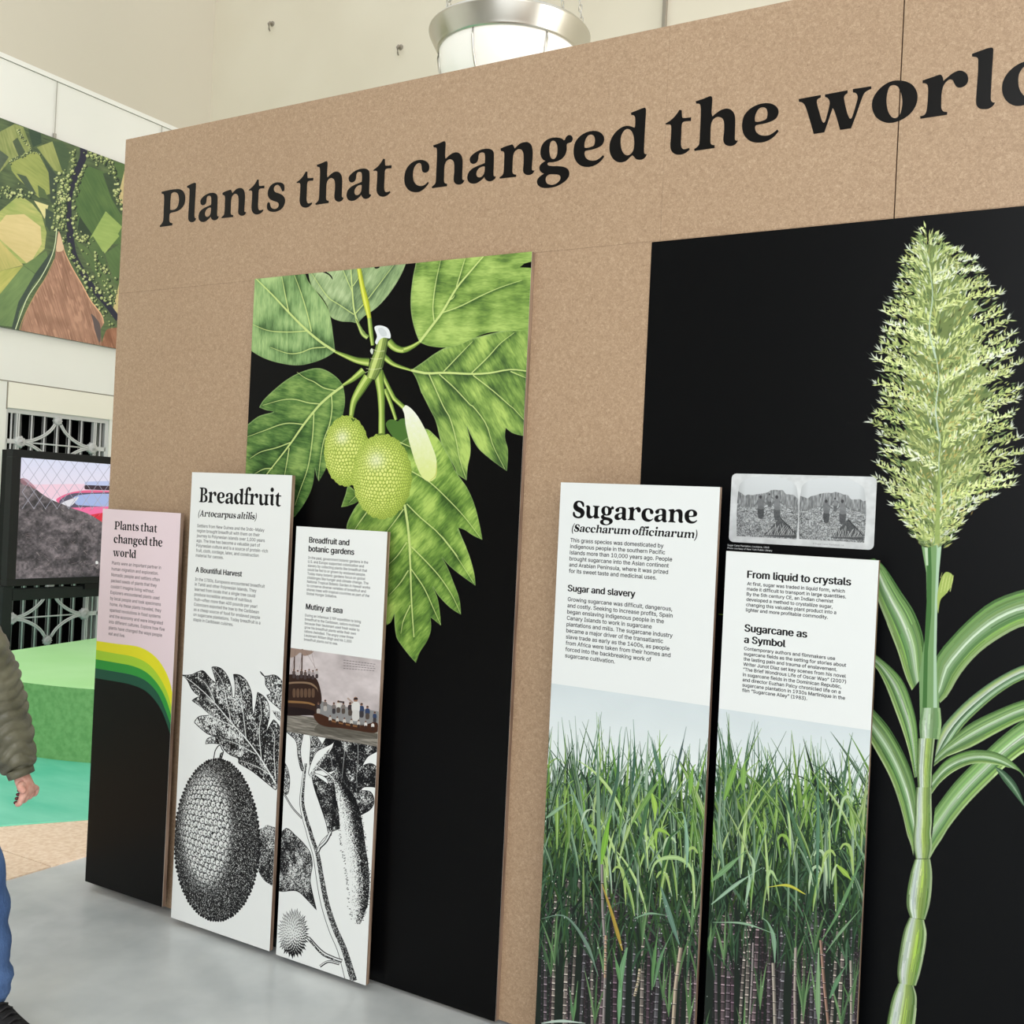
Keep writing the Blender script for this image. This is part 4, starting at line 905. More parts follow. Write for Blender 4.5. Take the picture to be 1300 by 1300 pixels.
    for k in range(int((xb - xa) * .03)):   # folded, drooping bright leaves
        x = rnd.uniform(xa, xb); y = rnd.uniform(1000, 1120); s2 = rnd.choice((-1, 1)); h = rnd.uniform(16, 44)
        pr.line([(x, y), (x + 5 * s2, y - 7), (x + 12 * s2, y - 4), (x + 16 * s2, y + h * .5), (x + 17 * s2, y + h)], [2, 4, 3.4, 2.8, .6], C3(*rnd.choice([(160,186,110),(176,198,160),(140,176,84)])), .95)
    for k in range(int((xb - xa) * .07)):
        x = rnd.uniform(xa, xb); y = rnd.uniform(1180, 1420)
        for s2 in (-1, .2, 1): blade(x, y, rnd.uniform(40, 75), s2 * rnd.uniform(6, 20), rnd.uniform(2, 3.4), C3(*rnd.choice([(84,116,74),(104,136,92),(70,98,66)])), 0)
    def key(c, pts, wd, col, al=1.0):
        q = crop(c, pts)
        if col[0] <= col[1] or col[2] < 100 or max(wd) < 4:
            pr.line(q, [wd[0] * .3] + wd[:1] + wd[1:-1] + [wd[-1], wd[-1] * .3], C3(*col), al)
            pr.line([(p[0] + .5, p[1]) for p in q], [.3, .6, .3], np.clip(C3(*col) * 1.3, 0, .9), .7); return
        q = sorted([p[:2] for p in q], key=lambda p: p[1]); w_ = max(wd) * .62; cc = resample(q, 40)
        if q[-1][1] > 1290: cc = np.vstack([cc, cc[-1] + [[-4, 120], [-9, 300]]]); cc = resample(cc, 90)
        pr.line(cc, w_, C3(*col) * .62, al, 60); pr.line(cc - [w_ * .14, 0], w_ * .55, C3(*col) * .92, al, 60); pr.line(cc - [w_ * .24, 0], w_ * .16, np.clip(C3(*col) * 1.15, 0, .9), al, 60)
        for i in range(4, len(cc), 4):
            p = cc[i] + [0, rnd.uniform(-1.5, 1.5)]; pr.line([p - [w_ * .5, 0], p + [w_ * .5, .4]], 1.0, C3(52,44,44), .9, 3); pr.line([p - [w_ * .5, 1.1], p + [w_ * .5, -.7]], .8, C3(196,190,184), .7, 3)
    U = (680, 880, 5.417); Vv = (670, 1080, 5.2); Wd = (890, 880, 3.095)
    if seed == 101:
        for p_, w_, c_ in (([(440,1290),(435,1000),(430,700),(425,400),(418,130)], [5, 5, 5, 3, .5], (112,140,112)), ([(430,1120),(330,860),(230,620),(200,560)], [4, 5, 4, 1], (120,150,128)), ([(445,1100),(540,700),(575,400),(580,280)], [4, 4, 3, .5], (104,136,92)), ([(450,1180),(500,900),(520,840)], [6, 8, 4], (120,168,66)),
                           ([(600,1290),(720,1000),(800,600),(900,430)], [3, 5, 6, 2], (70,104,70)), ([(660,900),(790,690),(890,540)], [5, 7, 3], (110,146,80)), ([(800,690),(820,780),(820,880)], [6, 7, 3], (150,186,84)), ([(835,1090),(825,980),(840,940),(900,960),(940,1010)], [2, 4, 5, 5, 2], (140,176,80)), ([(860,1290),(920,1000),(1000,930)], [3, 6, 3], (58,92,54)),
                           ([(780,1290),(830,1160),(960,1130),(1050,1180),(1090,1290)], [2, 4, 6, 5, 3], (160,190,130)), ([(310,910),(340,820),(380,800),(410,820)], [1.5, 3, 3, 1], (168,190,160)), ([(600,1020),(620,900),(650,860)], [2, 4, 2], (150,172,150)), ([(70,860),(180,780),(260,730)], [5, 4, 1], (130,160,130)),
                           ([(500,820),(560,600),(575,290),(590,230)], [4, 4, 3, .4], (66,96,78)), ([(660,700),(680,400),(670,180)], [4, 3, .4], (60,92,76)), ([(860,560),(800,340),(770,260)], [6, 4, .4], (84,116,96)), ([(960,560),(1000,400),(1035,230)], [3, 3, .4], (70,88,84)), ([(1060,700),(1080,520),(1100,490)], [6, 6, 3], (118,160,76)), ([(1040,1200),(1040,1000),(1010,820),(960,830)], [4, 5, 4, 2], (130,164,140))): key(U, p_, w_, c_)
        for p_, w_, c_ in (([(490,90),(495,400),(515,700),(500,1144)], [6, 5, 5, 6], (150,142,140)), ([(515,560),(510,840)], [4, 5], (196,164,138)), ([(490,220),(560,430),(625,660)], [3, 4, 5], (160,138,64)), ([(600,1144),(620,800),(655,640)], [6, 5, 7], (110,150,110)), ([(620,920),(590,760),(560,640)], [4, 5, 1], (96,138,90)), ([(740,780),(730,860),(705,960)], [5, 6, 4], (196,182,150)),
                           ([(820,920),(830,760),(865,480)], [4, 5, 1], (90,128,80)), ([(830,900),(880,700),(960,520)], [4, 4, 1], (96,132,96)), ([(1000,620),(940,440),(880,240)], [5, 7, 5], (98,128,112)), ([(700,450),(800,415),(930,430)], [2, 3, 1], (120,150,124)), ([(960,1144),(975,900),(1010,640)], [8, 7, 6], (186,170,150)), ([(90,450),(220,425),(300,480),(400,640),(465,830)], [1.5, 2.5, 4, 5, 2], (104,128,112)),
                           ([(300,1130),(275,900)], [4, 1.5], (84,120,84)), ([(300,1130),(330,860)], [4, 1.5], (92,128,84)), ([(90,1140),(220,1125),(380,1140)], [3, 4, 2], (176,196,182))): key(Vv, p_, w_, c_)
    else:
        for p_, w_, c_ in (([(455,790),(460,500),(458,250),(458,195)], [3, 5, 3, .4], (84,120,96)), ([(450,740),(400,600),(300,330),(262,225)], [4, 5, 4, .4], (72,104,76)), ([(90,420),(130,300),(160,212)], [7, 8, 2], (116,156,76)), ([(165,380),(170,280),(190,250)], [7, 7, 2], (122,160,84)), ([(40,740),(120,670),(180,615)], [7, 7, 2], (112,148,104)), ([(40,830),(140,750),(240,685)], [4, 5, 1], (140,168,144)),
                           ([(205,740),(205,660),(185,628)], [2, 5, 3], (160,186,150)), ([(172,830),(190,740),(185,695)], [2, 5, 3], (150,178,150)), ([(262,790),(262,720),(275,698),(300,740)], [1.5, 4, 5, 3], (158,186,130)), ([(262,762),(340,755),(410,790)], [1.5, 4, 3], (176,176,72)), ([(600,745),(560,700),(530,672)], [2, 7, 5], (140,170,76)), ([(512,750),(525,690),(535,672)], [1.5, 3.5, 3], (170,192,150)),
                           ([(290,1060),(285,960),(262,900),(238,882)], [3, 6, 5, 2], (122,152,126)), ([(45,900),(170,905),(295,948)], [1.5, 3.5, 1], (130,158,132)), ([(470,980),(540,860),(640,630)], [3, 5, 3], (96,132,90)), ([(490,1020),(540,950),(625,850)], [2, 4, 1.5], (112,142,108)), ([(505,1200),(540,1120),(575,1060)], [5, 6, 1.5], (92,130,96)), ([(462,1300),(460,1150),(462,1000)], [6, 5.5, 3.5], (120,150,112)),
                           ([(290,1300),(287,1180),(283,1060)], [7, 6, 5], (168,160,148)), ([(370,1300),(368,1180),(372,1000)], [5, 5.5, 6], (170,160,150)), ([(500,1300),(485,1160),(470,970)], [6, 5, 6], (160,128,112)), ([(590,1300),(590,1160),(588,1050)], [5, 5, 4], (170,162,150)), ([(190,1300),(200,1120),(205,980)], [4, 4, 4], (156,146,146)), ([(545,1290),(650,1010)], [2, 1], (80,108,76))): key(Wd, p_, w_, c_)
    for k in range(110):
        x = rnd.uniform(xa, xb); y = rnd.uniform(1030, 1400); pr.poly(pr.m(_ell(x, y, rnd.uniform(.3, .8), rnd.uniform(.5, 1.4), 6)), C3(214,220,216), .85)

def cane_print():
    pr = panel_print('cane', 1500, C3(225,228,227))
    set_serif(pr, 'Sugarcane', (727,657), (885,664.4), TXT)
    set_serif(pr, '(Saccharum officinarum)', (725.6,674.4), (884.4,683.6), TXT, slant=.16)
    g = C3(30,30,34)
    block(pr, ['This grass species was domesticated by', 'indigenous people in the southern Pacific', 'islands more than 10,000 years ago. People', 'brought sugarcane into the Asian continent', 'and Arabian Peninsula, where it was prized', 'for its sweet taste and medicinal uses.'],
          (724,688), (722.4,727), (842,695.6), 0, g, .006)
    block(pr, ['Sugar and slavery'], (721,750.4), (721,750.4), (806,758), 0, TXT, .028)
    block(pr, ['Growing sugarcane was difficult, dangerous,', 'and costly. Seeking to increase profits, Spain', 'began enslaving indigenous people in the', 'Canary Islands to work in sugarcane', 'plantations and mills. The sugarcane industry', 'became a major driver of the transatlantic',
               'slave trade as early as the 1400s, as people', 'from Africa were taken from their homes and', 'forced into the backbreaking work of', 'sugarcane cultivation.'], (720.6,763), (717.6,834.4), (853,776), 0, g, .006)
    field(pr, 676, 906, [(690, 866), (905, 897)], 101)
    return pr

def liquid_print():
    pr = panel_print('liquid', 1500, C3(225,228,227)); g = C3(30,30,34)
    block(pr, ['From liquid to crystals'], (948.9,733.5), (948.9,733.5), (1080,743.1), 0, TXT, .028)
    block(pr, ['At first, sugar was traded in liquid form, which', 'made it difficult to transport in large quantities.', 'By the 5th century CE, an Indian chemist', 'developed a method to crystallize sugar,', 'changing this valuable plant product into a', 'lighter and more profitable commodity.'],
          (948.6,742.8), (946.9,776.1), (1072.4,752.8), 0, g, .006)
    block(pr, ['Sugarcane as'], (945.5,801.5), (945.5,801.5), (1024.2,809.1), 0, TXT, .03)
    block(pr, ['a Symbol'], (945,815.9), (945,815.9), (996.8,820.5), 0, TXT, .03)
    block(pr, ['Contemporary authors and filmmakers use', 'sugarcane fields as the setting for stories about', 'the lasting pain and trauma of enslavement.', 'Writer Junot Diaz set key scenes from his novel', '\u201cThe Brief Wondrous Life of Oscar Wao\u201d (2007)', 'in sugarcane fields in the Dominican Republic,',
               'and director Euzhan Palcy chronicled life on a', 'sugarcane plantation in 1930s Martinique in the', 'film \u201cSugarcane Alley\u201d (1983).'], (944.7,825.2), (942.1,878), (1060.1,837.9), 0, g, .006)
    field(pr, 888, 1112, [(900, 897.5), (1125, 930)], 202)
    return pr

# ------------------------------------------------------------------ stereo card
def stereo_print():
    pr = Print('stereo_card', 1, -0.007, ST[0], ST[1], ST[2], ST[3], 1700, C3(206,209,210))
    S = (910, 590, 5.909); cs = lambda *q: crop(S, q); rnd = random.Random(31)
    pr.poly(pr.m(cs((60,40),(1230,70),(1220,660),(60,600))), lambda xx, yy: C3(206,209,210) + ((fbm(xx / 40, yy / 40, 3, 3) - .5) * .16)[..., None])
    for k, (x0, x1, dy) in enumerate(((150, 605, 0), (617, 1112, 14))):
        o = cs((x0 + 18, 160 + dy), (x0 + 80, 105 + dy), ((x0 + x1) / 2 - 20, 82 + dy), (x1 - 90, 108 + dy), (x1 - 5, 175 + dy), (x1 + 5 - 12, 560 + dy + 12 * k, 1), (x0, 535 + dy + 8 * k, 1))
        P = pr.m(smooth(o, True, 6)); q0 = P[:, 1].min(); q1 = P[:, 1].max(); ql = P[:, 0].min()
        def col(xx, yy, q0=q0, q1=q1, k=k, ql=ql):
            v = (yy - q0) / (q1 - q0); hor = .26 + .05 * np.sin((xx - ql) / 40.0 + k) + .05 * vnoise((xx - ql) / 18, yy * 0, 5)
            sky = .80 - .1 * v
            n = fbm((xx - ql) / 3.2, yy / 4.5, 7 + k, 3); n2 = fbm((xx - ql) / 4, yy / 22, 9, 2)
            trees = .47 + (n2 - .5) * .5
            gr = .56 + (n - .5) * .9 - .06 * v
            t = np.where(v < hor, sky, np.where(v < hor + .20, trees, gr)); t = .14 + t * .86
            t = t - .12 * np.clip((np.abs((xx - xx.mean()) / (np.ptp(xx) / 2)) - .75) * 3, 0, 1)
            return np.clip(t, .12, .86)[..., None] * np.array([.98, 1.0, 1.01])
        pr.poly(P, col)
        for i in range(330):
            x = rnd.uniform(x0 + 10, x1 - 15); y = rnd.uniform(320, 520) + dy
            a = rnd.uniform(-.9, .9); ln = rnd.uniform(12, 50)
            pr.line(cs((x, y), (min(x + math.cos(a) * ln, x1 - 14), min(y + math.sin(a) * ln * .6, 538 + dy))), rnd.uniform(.3, .7), C3(*rnd.choice([(196,198,198),(70,72,74),(170,172,172),(110,112,112)])), .8, 3)
        pr.poly(pr.m(cs((x1 - 130, 400 + dy), (x1 - 10, 500 + dy), (x1 - 12, 552 + dy), (x1 - 260, 535 + dy))), C3(64,66,68), .75)
        for i in range(26):
            x = x1 - 250 + i * 9; pr.line(cs((x, 530 + dy), (x + rnd.uniform(-30, 60), 440 + dy + rnd.uniform(0, 50))), .6, C3(186,188,188), .85, 3)
        pr.line(cs((x1 - 130, 395 + dy), (x1 - 14, 520 + dy)), .8, C3(40,42,44))
        for (fx, fy, h, d) in ((x0 + 178, 400, 170, 0), (x0 + 245, 315, 100, 20), (x0 + 300, 410, 180, 10)):
            fx += 25 * k; yb = fy + dy + 18 * k
            pr.shape(cs((fx - h*.09, yb), (fx - h*.1, yb - h*.5), (fx + h*.12, yb - h*.5), (fx + h*.1, yb)), C3(66 + d, 68 + d, 70 + d), .85)
            pr.shape(cs((fx - h*.10, yb - h*.42), (fx - h*.09, yb - h*.84), (fx + h*.10, yb - h*.84), (fx + h*.14, yb - h*.42)), C3(112 + d, 114 + d, 116 + d), .85)
            pr.line(cs((fx - h*.1, yb - h*.75), (fx - h*.28, yb - h*.52)), 1.6, C3(104,106,108), .8); pr.line(cs((fx + h*.1, yb - h*.75), (fx + h*.3, yb - h*.6)), 1.6, C3(104,106,108), .8)
            pr.poly(pr.m(_ell(*cs((fx, yb - h*.93))[0][:2], h*.065/5.9, h*.08/5.9, 8)), C3(70,70,72))
    q = pr.m(cs((720, 598), (955, 612)))
    set_sans(pr, 'A Sugar Cane Plantation, La.', q[0, 0], q[0, 1], (q[1, 0] - q[0, 0]) / (sans('A Sugar Cane Plantation, La.')[2]), C3(140,140,144))
    return pr

# ------------------------------------------------------------------ aerial photograph on the far wall
def aerial_print():
    pr = Print('aerial', 0, AER_X, AER[0], AER[1], AER[2], AER[3], 320, C3(104,124,62))
    T = (0, 150, 8.125); B = (0, 290, 8.125); ct = lambda *q: crop(T, q); cb = lambda *q: crop(B, q)
    pr.a[:] = C3(70, 92, 52)
    def tex(c1, c2, seed, an=0.0, s1=30, s2=4):
        def f(xx, yy):
            ca, sa = math.cos(an), math.sin(an); u = xx * ca + yy * sa; v = -xx * sa + yy * ca
            n = np.clip(fbm(xx / 55, yy / 55, seed, 3) * .7 + fbm(u / s1, v / s2, seed + 2, 2) * .5 - .1, 0, 1)[..., None]
            return C3(*c1) * (1 - n) + C3(*c2) * n
        return f
    P = lambda q, f: pr.poly(pr.m(q), f)
    pr.poly(pr.mm([(AER[0], AER[2]), (AER[1], AER[2]), (AER[1], AER[3]), (AER[0], AER[3])]), tex((44,58,44), (98,116,64), 3))
    P(ct((-300,100),(0,140),(150,60),(240,90),(330,330),(120,420),(0,560),(-300,500)), tex((96,112,52),(168,166,96), 5, 1.2))
    P(ct((130,240),(180,200),(260,350),(200,410)), tex((60,74,54),(74,88,58), 6)); P(ct((0,330),(90,400),(0,540),(-200,560)), tex((62,76,60),(80,90,66), 7))
    P(ct((290,110),(420,150),(430,260),(340,300)), tex((40,58,46),(56,78,52), 8))
    P(ct((380,300),(540,240),(700,340),(720,450),(640,560),(560,540)), tex((98,114,52),(160,160,86), 9, 1.0)); P(ct((540,240),(640,240),(730,370),(690,560),(640,540)), tex((54,74,50),(70,90,54), 10))
    P(ct((400,330),(560,560),(500,590),(440,400)), tex((50,66,50),(62,80,54), 33))
    P(ct((105,460),(350,345),(400,370),(500,560),(520,780),(400,820),(180,620),(120,540)), tex((116,130,58),(158,160,78), 11, .3))
    P(ct((170,570),(270,600),(380,790),(300,750)), tex((56,72,56),(70,84,58), 12)); P(ct((390,690),(460,740),(500,840),(400,810)), tex((66,84,50),(80,98,54), 12))
    P(ct((500,500),(600,600),(570,900),(520,860)), tex((44,58,50),(58,72,54), 34))
    # large tan field
    P(ct((-300,1000),(0,960),(200,790),(330,880),(430,1000),(480,1180),(460,1350),(300,1500),(-300,1500)), tex((118,142,62),(186,176,96), 13))
    P(ct((60,1000),(250,990),(420,1120),(430,1300),(300,1520),(0,1250),(-20,1100)), tex((186,164,98),(204,180,120), 14))
    P(ct((350,850),(500,900),(460,1040),(420,960)), tex((190,180,110),(210,196,130), 15)); P(ct((470,930),(560,980),(520,1180),(470,1100)), tex((48,64,52),(60,76,56), 16))
    P(cb((-300,150),(0,130),(240,380),(0,440),(-300,470)), tex((150,148,70),(196,172,96), 17, 1)); P(cb((0,440),(240,385),(0,680),(-300,700),(-300,470)), tex((132,140,56),(186,176,84), 18, -.8, 40, 4))
    P(cb((240,385),(360,470),(330,560),(150,1020),(-300,960),(-300,700),(0,680)), tex((82,108,60),(110,136,74), 19, -.9)); P(cb((240,380),(480,230),(490,290),(370,470)), tex((84,110,60),(100,126,66), 20))
    P(cb((360,470),(490,290),(560,200),(500,380),(330,600),(200,860),(150,1060),(120,1030),(190,760)), tex((46,60,54),(58,74,58), 21))
    # right fields
    P(ct((870,520),(930,500),(1080,560),(1150,820),(1260,1000),(1300,1300),(900,1300),(800,1100),(780,850),(820,700)), tex((54,84,44),(92,118,56), 22, .9, 40, 4))
    P(ct((1060,570),(1150,560),(1270,800),(1250,1000),(1150,830)), tex((46,62,44),(60,78,50), 23)); P(ct((1150,440),(1300,480),(1300,640),(1200,600)), tex((62,88,48),(84,108,54), 24))
    P(ct((1090,960),(1260,1120),(1150,1310),(1060,1380),(900,1290)), tex((120,146,66),(150,170,82), 25)); P(ct((820,1010),(950,1200),(880,1260),(800,1150)), tex((40,56,40),(50,68,46), 26))
    P(cb((960,60),(1220,60),(1230,80),(1080,260),(1060,220)), tex((120,146,66),(150,170,82), 25)); P(cb((1080,260),(1300,120),(1300,620),(1180,560)), tex((66,92,48),(84,112,58), 27, .7))
    P(cb((780,130),(900,200),(1060,450),(1180,680),(1100,640),(850,280)), tex((64,88,50),(90,112,58), 28, .9)); P(cb((880,150),(960,80),(1060,240),(1150,560),(1000,330)), tex((56,80,46),(82,106,56), 29))
    # beyond the visible piece: more fields
    rnd = random.Random(4)
    for k in range(16):
        u = rnd.uniform(AER[0], AER[0] + .9) if k % 2 else rnd.uniform(3.9, AER[1]); z = rnd.uniform(AER[2], AER[3]); r = rnd.uniform(.15, .4)
        if 2.4 < u < 3.95: continue
        pr.poly(pr.mm([(u - r, z - r * .8), (u + r * .7, z - r), (u + r, z + r * .6), (u - r * .6, z + r)]), tex(*rnd.choice([((90,116,56),(150,160,80)), ((58,84,46),(96,120,60)), ((170,150,96),(196,172,110)), ((140,98,72),(160,116,84))]), 40 + k, rnd.random() * 3))
    # river with its trees
    riv = [ct((860,300),(860,400),(800,540),(740,700),(710,850),(710,1000),(720,1150),(725,1290)), cb((720,0),(730,130),(760,280),(850,450),(960,620),(1100,780),(1220,940))]
    for r in riv: pr.line(r, [9, 8.5, 7.5, 7, 7], C3(34,34,52))
    def trees(pts, n, spread, seed, size=(1.0, 2.4)):
        r2 = random.Random(seed); c = resample(smooth(pts, False, 5), 60)
        for i in range(n):
            p = c[r2.randrange(60)] + np.array([r2.gauss(0, spread), r2.gauss(0, spread)]); s = r2.uniform(*size)
            pr.poly(pr.m(_ell(p[0] + s * .7, p[1] + s * .5, s, s, 7)), C3(30,42,34)); pr.poly(pr.m(_ell(p[0], p[1], s, s * .95, 8)), C3(*r2.choice([(104,120,60),(140,152,84),(84,104,56),(166,172,104)])))
            pr.poly(pr.m(_ell(p[0] - s * .25, p[1] - s * .25, s * .45, s * .45, 6)), C3(186,190,128))
    trees(ct((640,560),(640,700),(600,900),(570,1050),(620,1150)), 90, 4.5, 1); trees(ct((760,330),(760,430),(730,600),(700,750),(670,900),(650,1100)), 70, 2.5, 2)
    trees(ct((900,340),(1000,400),(1100,440),(1150,500)), 60, 3.4, 3); trees(ct((860,500),(800,680),(770,850),(760,1000),(770,1200),(820,1290)), 44, 1.6, 4); trees(ct((0,760),(100,780),(200,760),(290,790)), 50, 3.5, 5)
    trees(ct((1160,520),(1200,640),(1190,760),(1240,900)), 30, 2.4, 6, (1.2, 2.6)); trees(ct((170,120),(230,200),(300,310),(360,330)), 24, 1.2, 7, (.7, 1.5))
    trees(cb((680,60),(720,250),(800,420),(880,560),(960,720),(1060,860),(1140,1000)), 60, 2.6, 8); trees(cb((800,60),(900,130),(1000,330),(1100,520),(1200,700)), 60, 4.2, 9); trees(cb((870,440),(960,560),(1080,700),(1180,760)), 40, 4, 10); trees(ct((110,450),(230,390),(350,345),(420,380)), 26, 1.0, 11, (.7, 1.3))
    # ploughed field and lane
    def plough(xx, yy):
        ca, sa = math.cos(1.15), math.sin(1.15); u = xx * ca - yy * sa * -1; v = -xx * sa + yy * ca
        n = np.clip(.5 + (fbm(u / 60, v / 3, 3, 2) - .5) * .9 + (fbm(xx / 40, yy / 40, 4, 3) - .5) * .9 + np.clip(fbm(u / 26, v / 7, 9, 2) - .66, 0, 1) * 4, 0, 1)[..., None]
        return C3(126,84,64) * (1 - n) + C3(174,124,98) * n
    pr.shape(cb((605,30),(640,120),(665,240),(740,400),(850,590),(930,740),(1050,900),(1070,980),(1040,1040),(1020,1300),(190,1200),(220,1020),(290,820),(400,610),(480,500),(560,320),(580,180)), plough)
    pr.line(cb((650,170),(665,240),(740,400),(850,590),(930,740),(1050,900),(1068,980)), [1.0, 1.4, 1.6], C3(206,150,110)); pr.shape(cb((610,40),(655,200),(640,235),(582,235),(590,120)), C3(196,160,124))
    pr.shape(cb((940,880),(1030,990),(1030,1180),(980,1060),(960,960)), C3(84,70,70)); pr.line(cb((585,0),(565,180),(520,320),(420,510),(290,700),(220,870),(150,1070)), [1.1, 1.1, 1.2], C3(196,206,160))
    g_ = pr.a.mean(-1, keepdims=True); pr.a[:] = np.clip((g_ + (pr.a - g_) * .8) * 1.14 + .03, 0, 1)
    pr.line(cb((560,320),(470,510),(390,640),(290,820),(220,980),(200,1060)), [.8, .9, .9], C3(200,160,116)); pr.shape(cb((1090,1060),(1150,1030),(1300,1040),(1300,1400),(1050,1300)), plough)
    return pr

# ------------------------------------------------------------------ what the screen shows: a dark compost heap, a wire fence, a parked red car
def screen_print():
    pr = Print('screen', 0, TV_X, TVS[0], TVS[1], TVS[2], TVS[3], 700, C3(220,224,240))
    S = (15, 570, 7.647); cs = lambda *q: crop(S, q)
    H = pr.H; pr.a[:] = C3(222, 226, 246)
    yy, xx = np.mgrid[0:pr.H, 0:pr.W]
    v = np.clip(yy / (H * .38), 0, 1)[..., None]; pr.a[:] = C3(226,230,250) * (1 - v) + C3(250,232,242) * v
    pr.shape(cs((80,350),(240,345),(700,340),(1500,360),(1500,460),(80,470)), C3(250,214,228)); pr.shape(cs((715,350),(1500,345),(1500,395),(715,392)), C3(64,48,60)); pr.shape(cs((715,318),(1500,315),(1500,352),(715,350)), C3(196,206,240))
    pr.shape(cs((430,500),(520,440),(640,410),(760,400),(1000,410),(1500,430),(1500,760),(800,720),(600,600)), C3(240,110,150))
    pr.shape(cs((460,510),(560,440),(700,425),(1500,440),(1500,560),(620,570),(520,560)), C3(96,90,110)); pr.shape(cs((600,470),(720,440),(960,435),(1500,450),(1500,540),(640,545)), C3(172,190,234)); pr.shape(cs((480,530),(620,470),(650,470),(560,560)), C3(232,230,236))
    pr.shape(cs((600,570),(1500,560),(1500,620),(760,640),(640,600)), C3(250,120,170)); pr.shape(cs((760,640),(1500,610),(1500,800),(900,740)), C3(226,50,70))
    def heap(x, y):
        n = fbm(x / 60, y / 40, 3, 4); n2 = fbm(x / 14, y / 12, 9, 3); t = np.clip(.42 + (n - .5) * 1.3 + (n2 - .5) * .9, 0, 1)[..., None]
        return C3(54,52,56) * (1 - t) + C3(146,136,138) * t
    pr.shape(cs((0,300),(90,290),(150,330),(220,380),(300,440),(400,500),(480,530),(600,580),(720,620),(800,660),(900,720),(1100,760),(1600,840),(1600,1400),(0,1400)), heap)
    pr.shape(cs((90,285),(140,290),(200,340),(240,390),(180,370),(90,330)), C3(170,120,130), .7); rnd = random.Random(3)
    for k in range(160):
        x, y = rnd.uniform(80, 1400), rnd.uniform(560, 1200); a = rnd.uniform(-1, 1); ln = rnd.uniform(15, 60); pr.line(cs((x, y), (x + math.cos(a) * ln, y + math.sin(a) * ln)), rnd.uniform(.3, .7), C3(*rnd.choice([(176,160,156),(150,130,128),(60,52,56),(200,190,180)])), .55, 3)
    pr.shape(cs((815,1090),(835,1090),(838,1115),(815,1115)), C3(230,230,225))
    # fence
    for k in range(-6, 16):
        for s2 in (-1, 1):
            pts = []
            for i in range(9):
                t = i; x = 100 + k * 113 + s2 * t * 57; y = 90 + t * 82
                pts.append((x, y))
            pts = [p for p in pts if p[1] < 640 and p[0] > 60]
            if len(pts) > 1:
                a = cs(*pts)
                pr.line(a, .65, C3(150,152,170), .75, 10)
                pr.line([(p[0] + .3, p[1] + .3) for p in a], .3, C3(240,236,240), .6, 10)
    return pr
# ------------------------------------------------------------------ materials
def mat(name, col, rough=.5, spec=.5, metal=0.0, nodes=None, emis=None, estr=0.0):
    m = bpy.data.materials.new(name); m.use_nodes = True; b = m.node_tree.nodes['Principled BSDF']
    b.inputs['Base Color'].default_value = (*col, 1); b.inputs['Roughness'].default_value = rough
    b.inputs['Specular IOR Level'].default_value = spec; b.inputs['Metallic'].default_value = metal
    if emis: b.inputs['Emission Color'].default_value = (*emis, 1); b.inputs['Emission Strength'].default_value = estr
    if nodes: nodes(m.node_tree, b)
    return m
def S(*c):   # display colour 0-255 -> linear
    return tuple((v / 255 / 12.92) if v / 255 <= .04045 else ((v / 255 + .055) / 1.055) ** 2.4 for v in c)
def noise_mix(c1, c2, scale, detail=4, lo=.35, hi=.65, bump=0.0, stretch=(1, 1, 1), c3=None, scale2=None, bump_scale=None):
    def f(nt, b):
        N, Lk = nt.nodes, nt.links
        tc = N.new('ShaderNodeTexCoord'); mp = N.new('ShaderNodeMapping'); mp.inputs['Scale'].default_value = stretch
        Lk.new(tc.outputs['Object'], mp.inputs[0])
        n = N.new('ShaderNodeTexNoise'); n.inputs['Scale'].default_value = scale; n.inputs['Detail'].default_value = detail
        Lk.new(mp.outputs[0], n.inputs['Vector'])
        r = N.new('ShaderNodeValToRGB'); r.color_ramp.elements[0].position = lo; r.color_ramp.elements[1].position = hi
        r.color_ramp.elements[0].color = (*c1, 1); r.color_ramp.elements[1].color = (*c2, 1)
        Lk.new(n.outputs['Fac'], r.inputs[0]); out = r.outputs[0]
        if c3:
            n2 = N.new('ShaderNodeTexNoise'); n2.inputs['Scale'].default_value = scale2; n2.inputs['Detail'].default_value = 3
            Lk.new(mp.outputs[0], n2.inputs['Vector']); r2 = N.new('ShaderNodeValToRGB'); r2.color_ramp.elements[0].position = .35; r2.color_ramp.elements[1].position = .7
            mx = N.new('ShaderNodeMixRGB'); mx.blend_type = 'MIX'; Lk.new(n2.outputs['Fac'], r2.inputs[0]); r2.color_ramp.elements[0].color = (0, 0, 0, 1); r2.color_ramp.elements[1].color = (.6, .6, .6, 1)
            Lk.new(r2.outputs[0], mx.inputs[0]); Lk.new(out, mx.inputs[1]); mx.inputs[2].default_value = (*c3, 1); out = mx.outputs[0]
        Lk.new(out, b.inputs['Base Color'])
        if bump:
            bp = N.new('ShaderNodeBump'); bp.inputs['Strength'].default_value = bump; bp.inputs['Distance'].default_value = .01
            nb = n
            if bump_scale:
                nb = N.new('ShaderNodeTexNoise'); nb.inputs['Scale'].default_value = bump_scale; Lk.new(mp.outputs[0], nb.inputs['Vector'])
            Lk.new(nb.outputs['Fac'], bp.inputs['Height']); Lk.new(bp.outputs[0], b.inputs['Normal'])
    return f
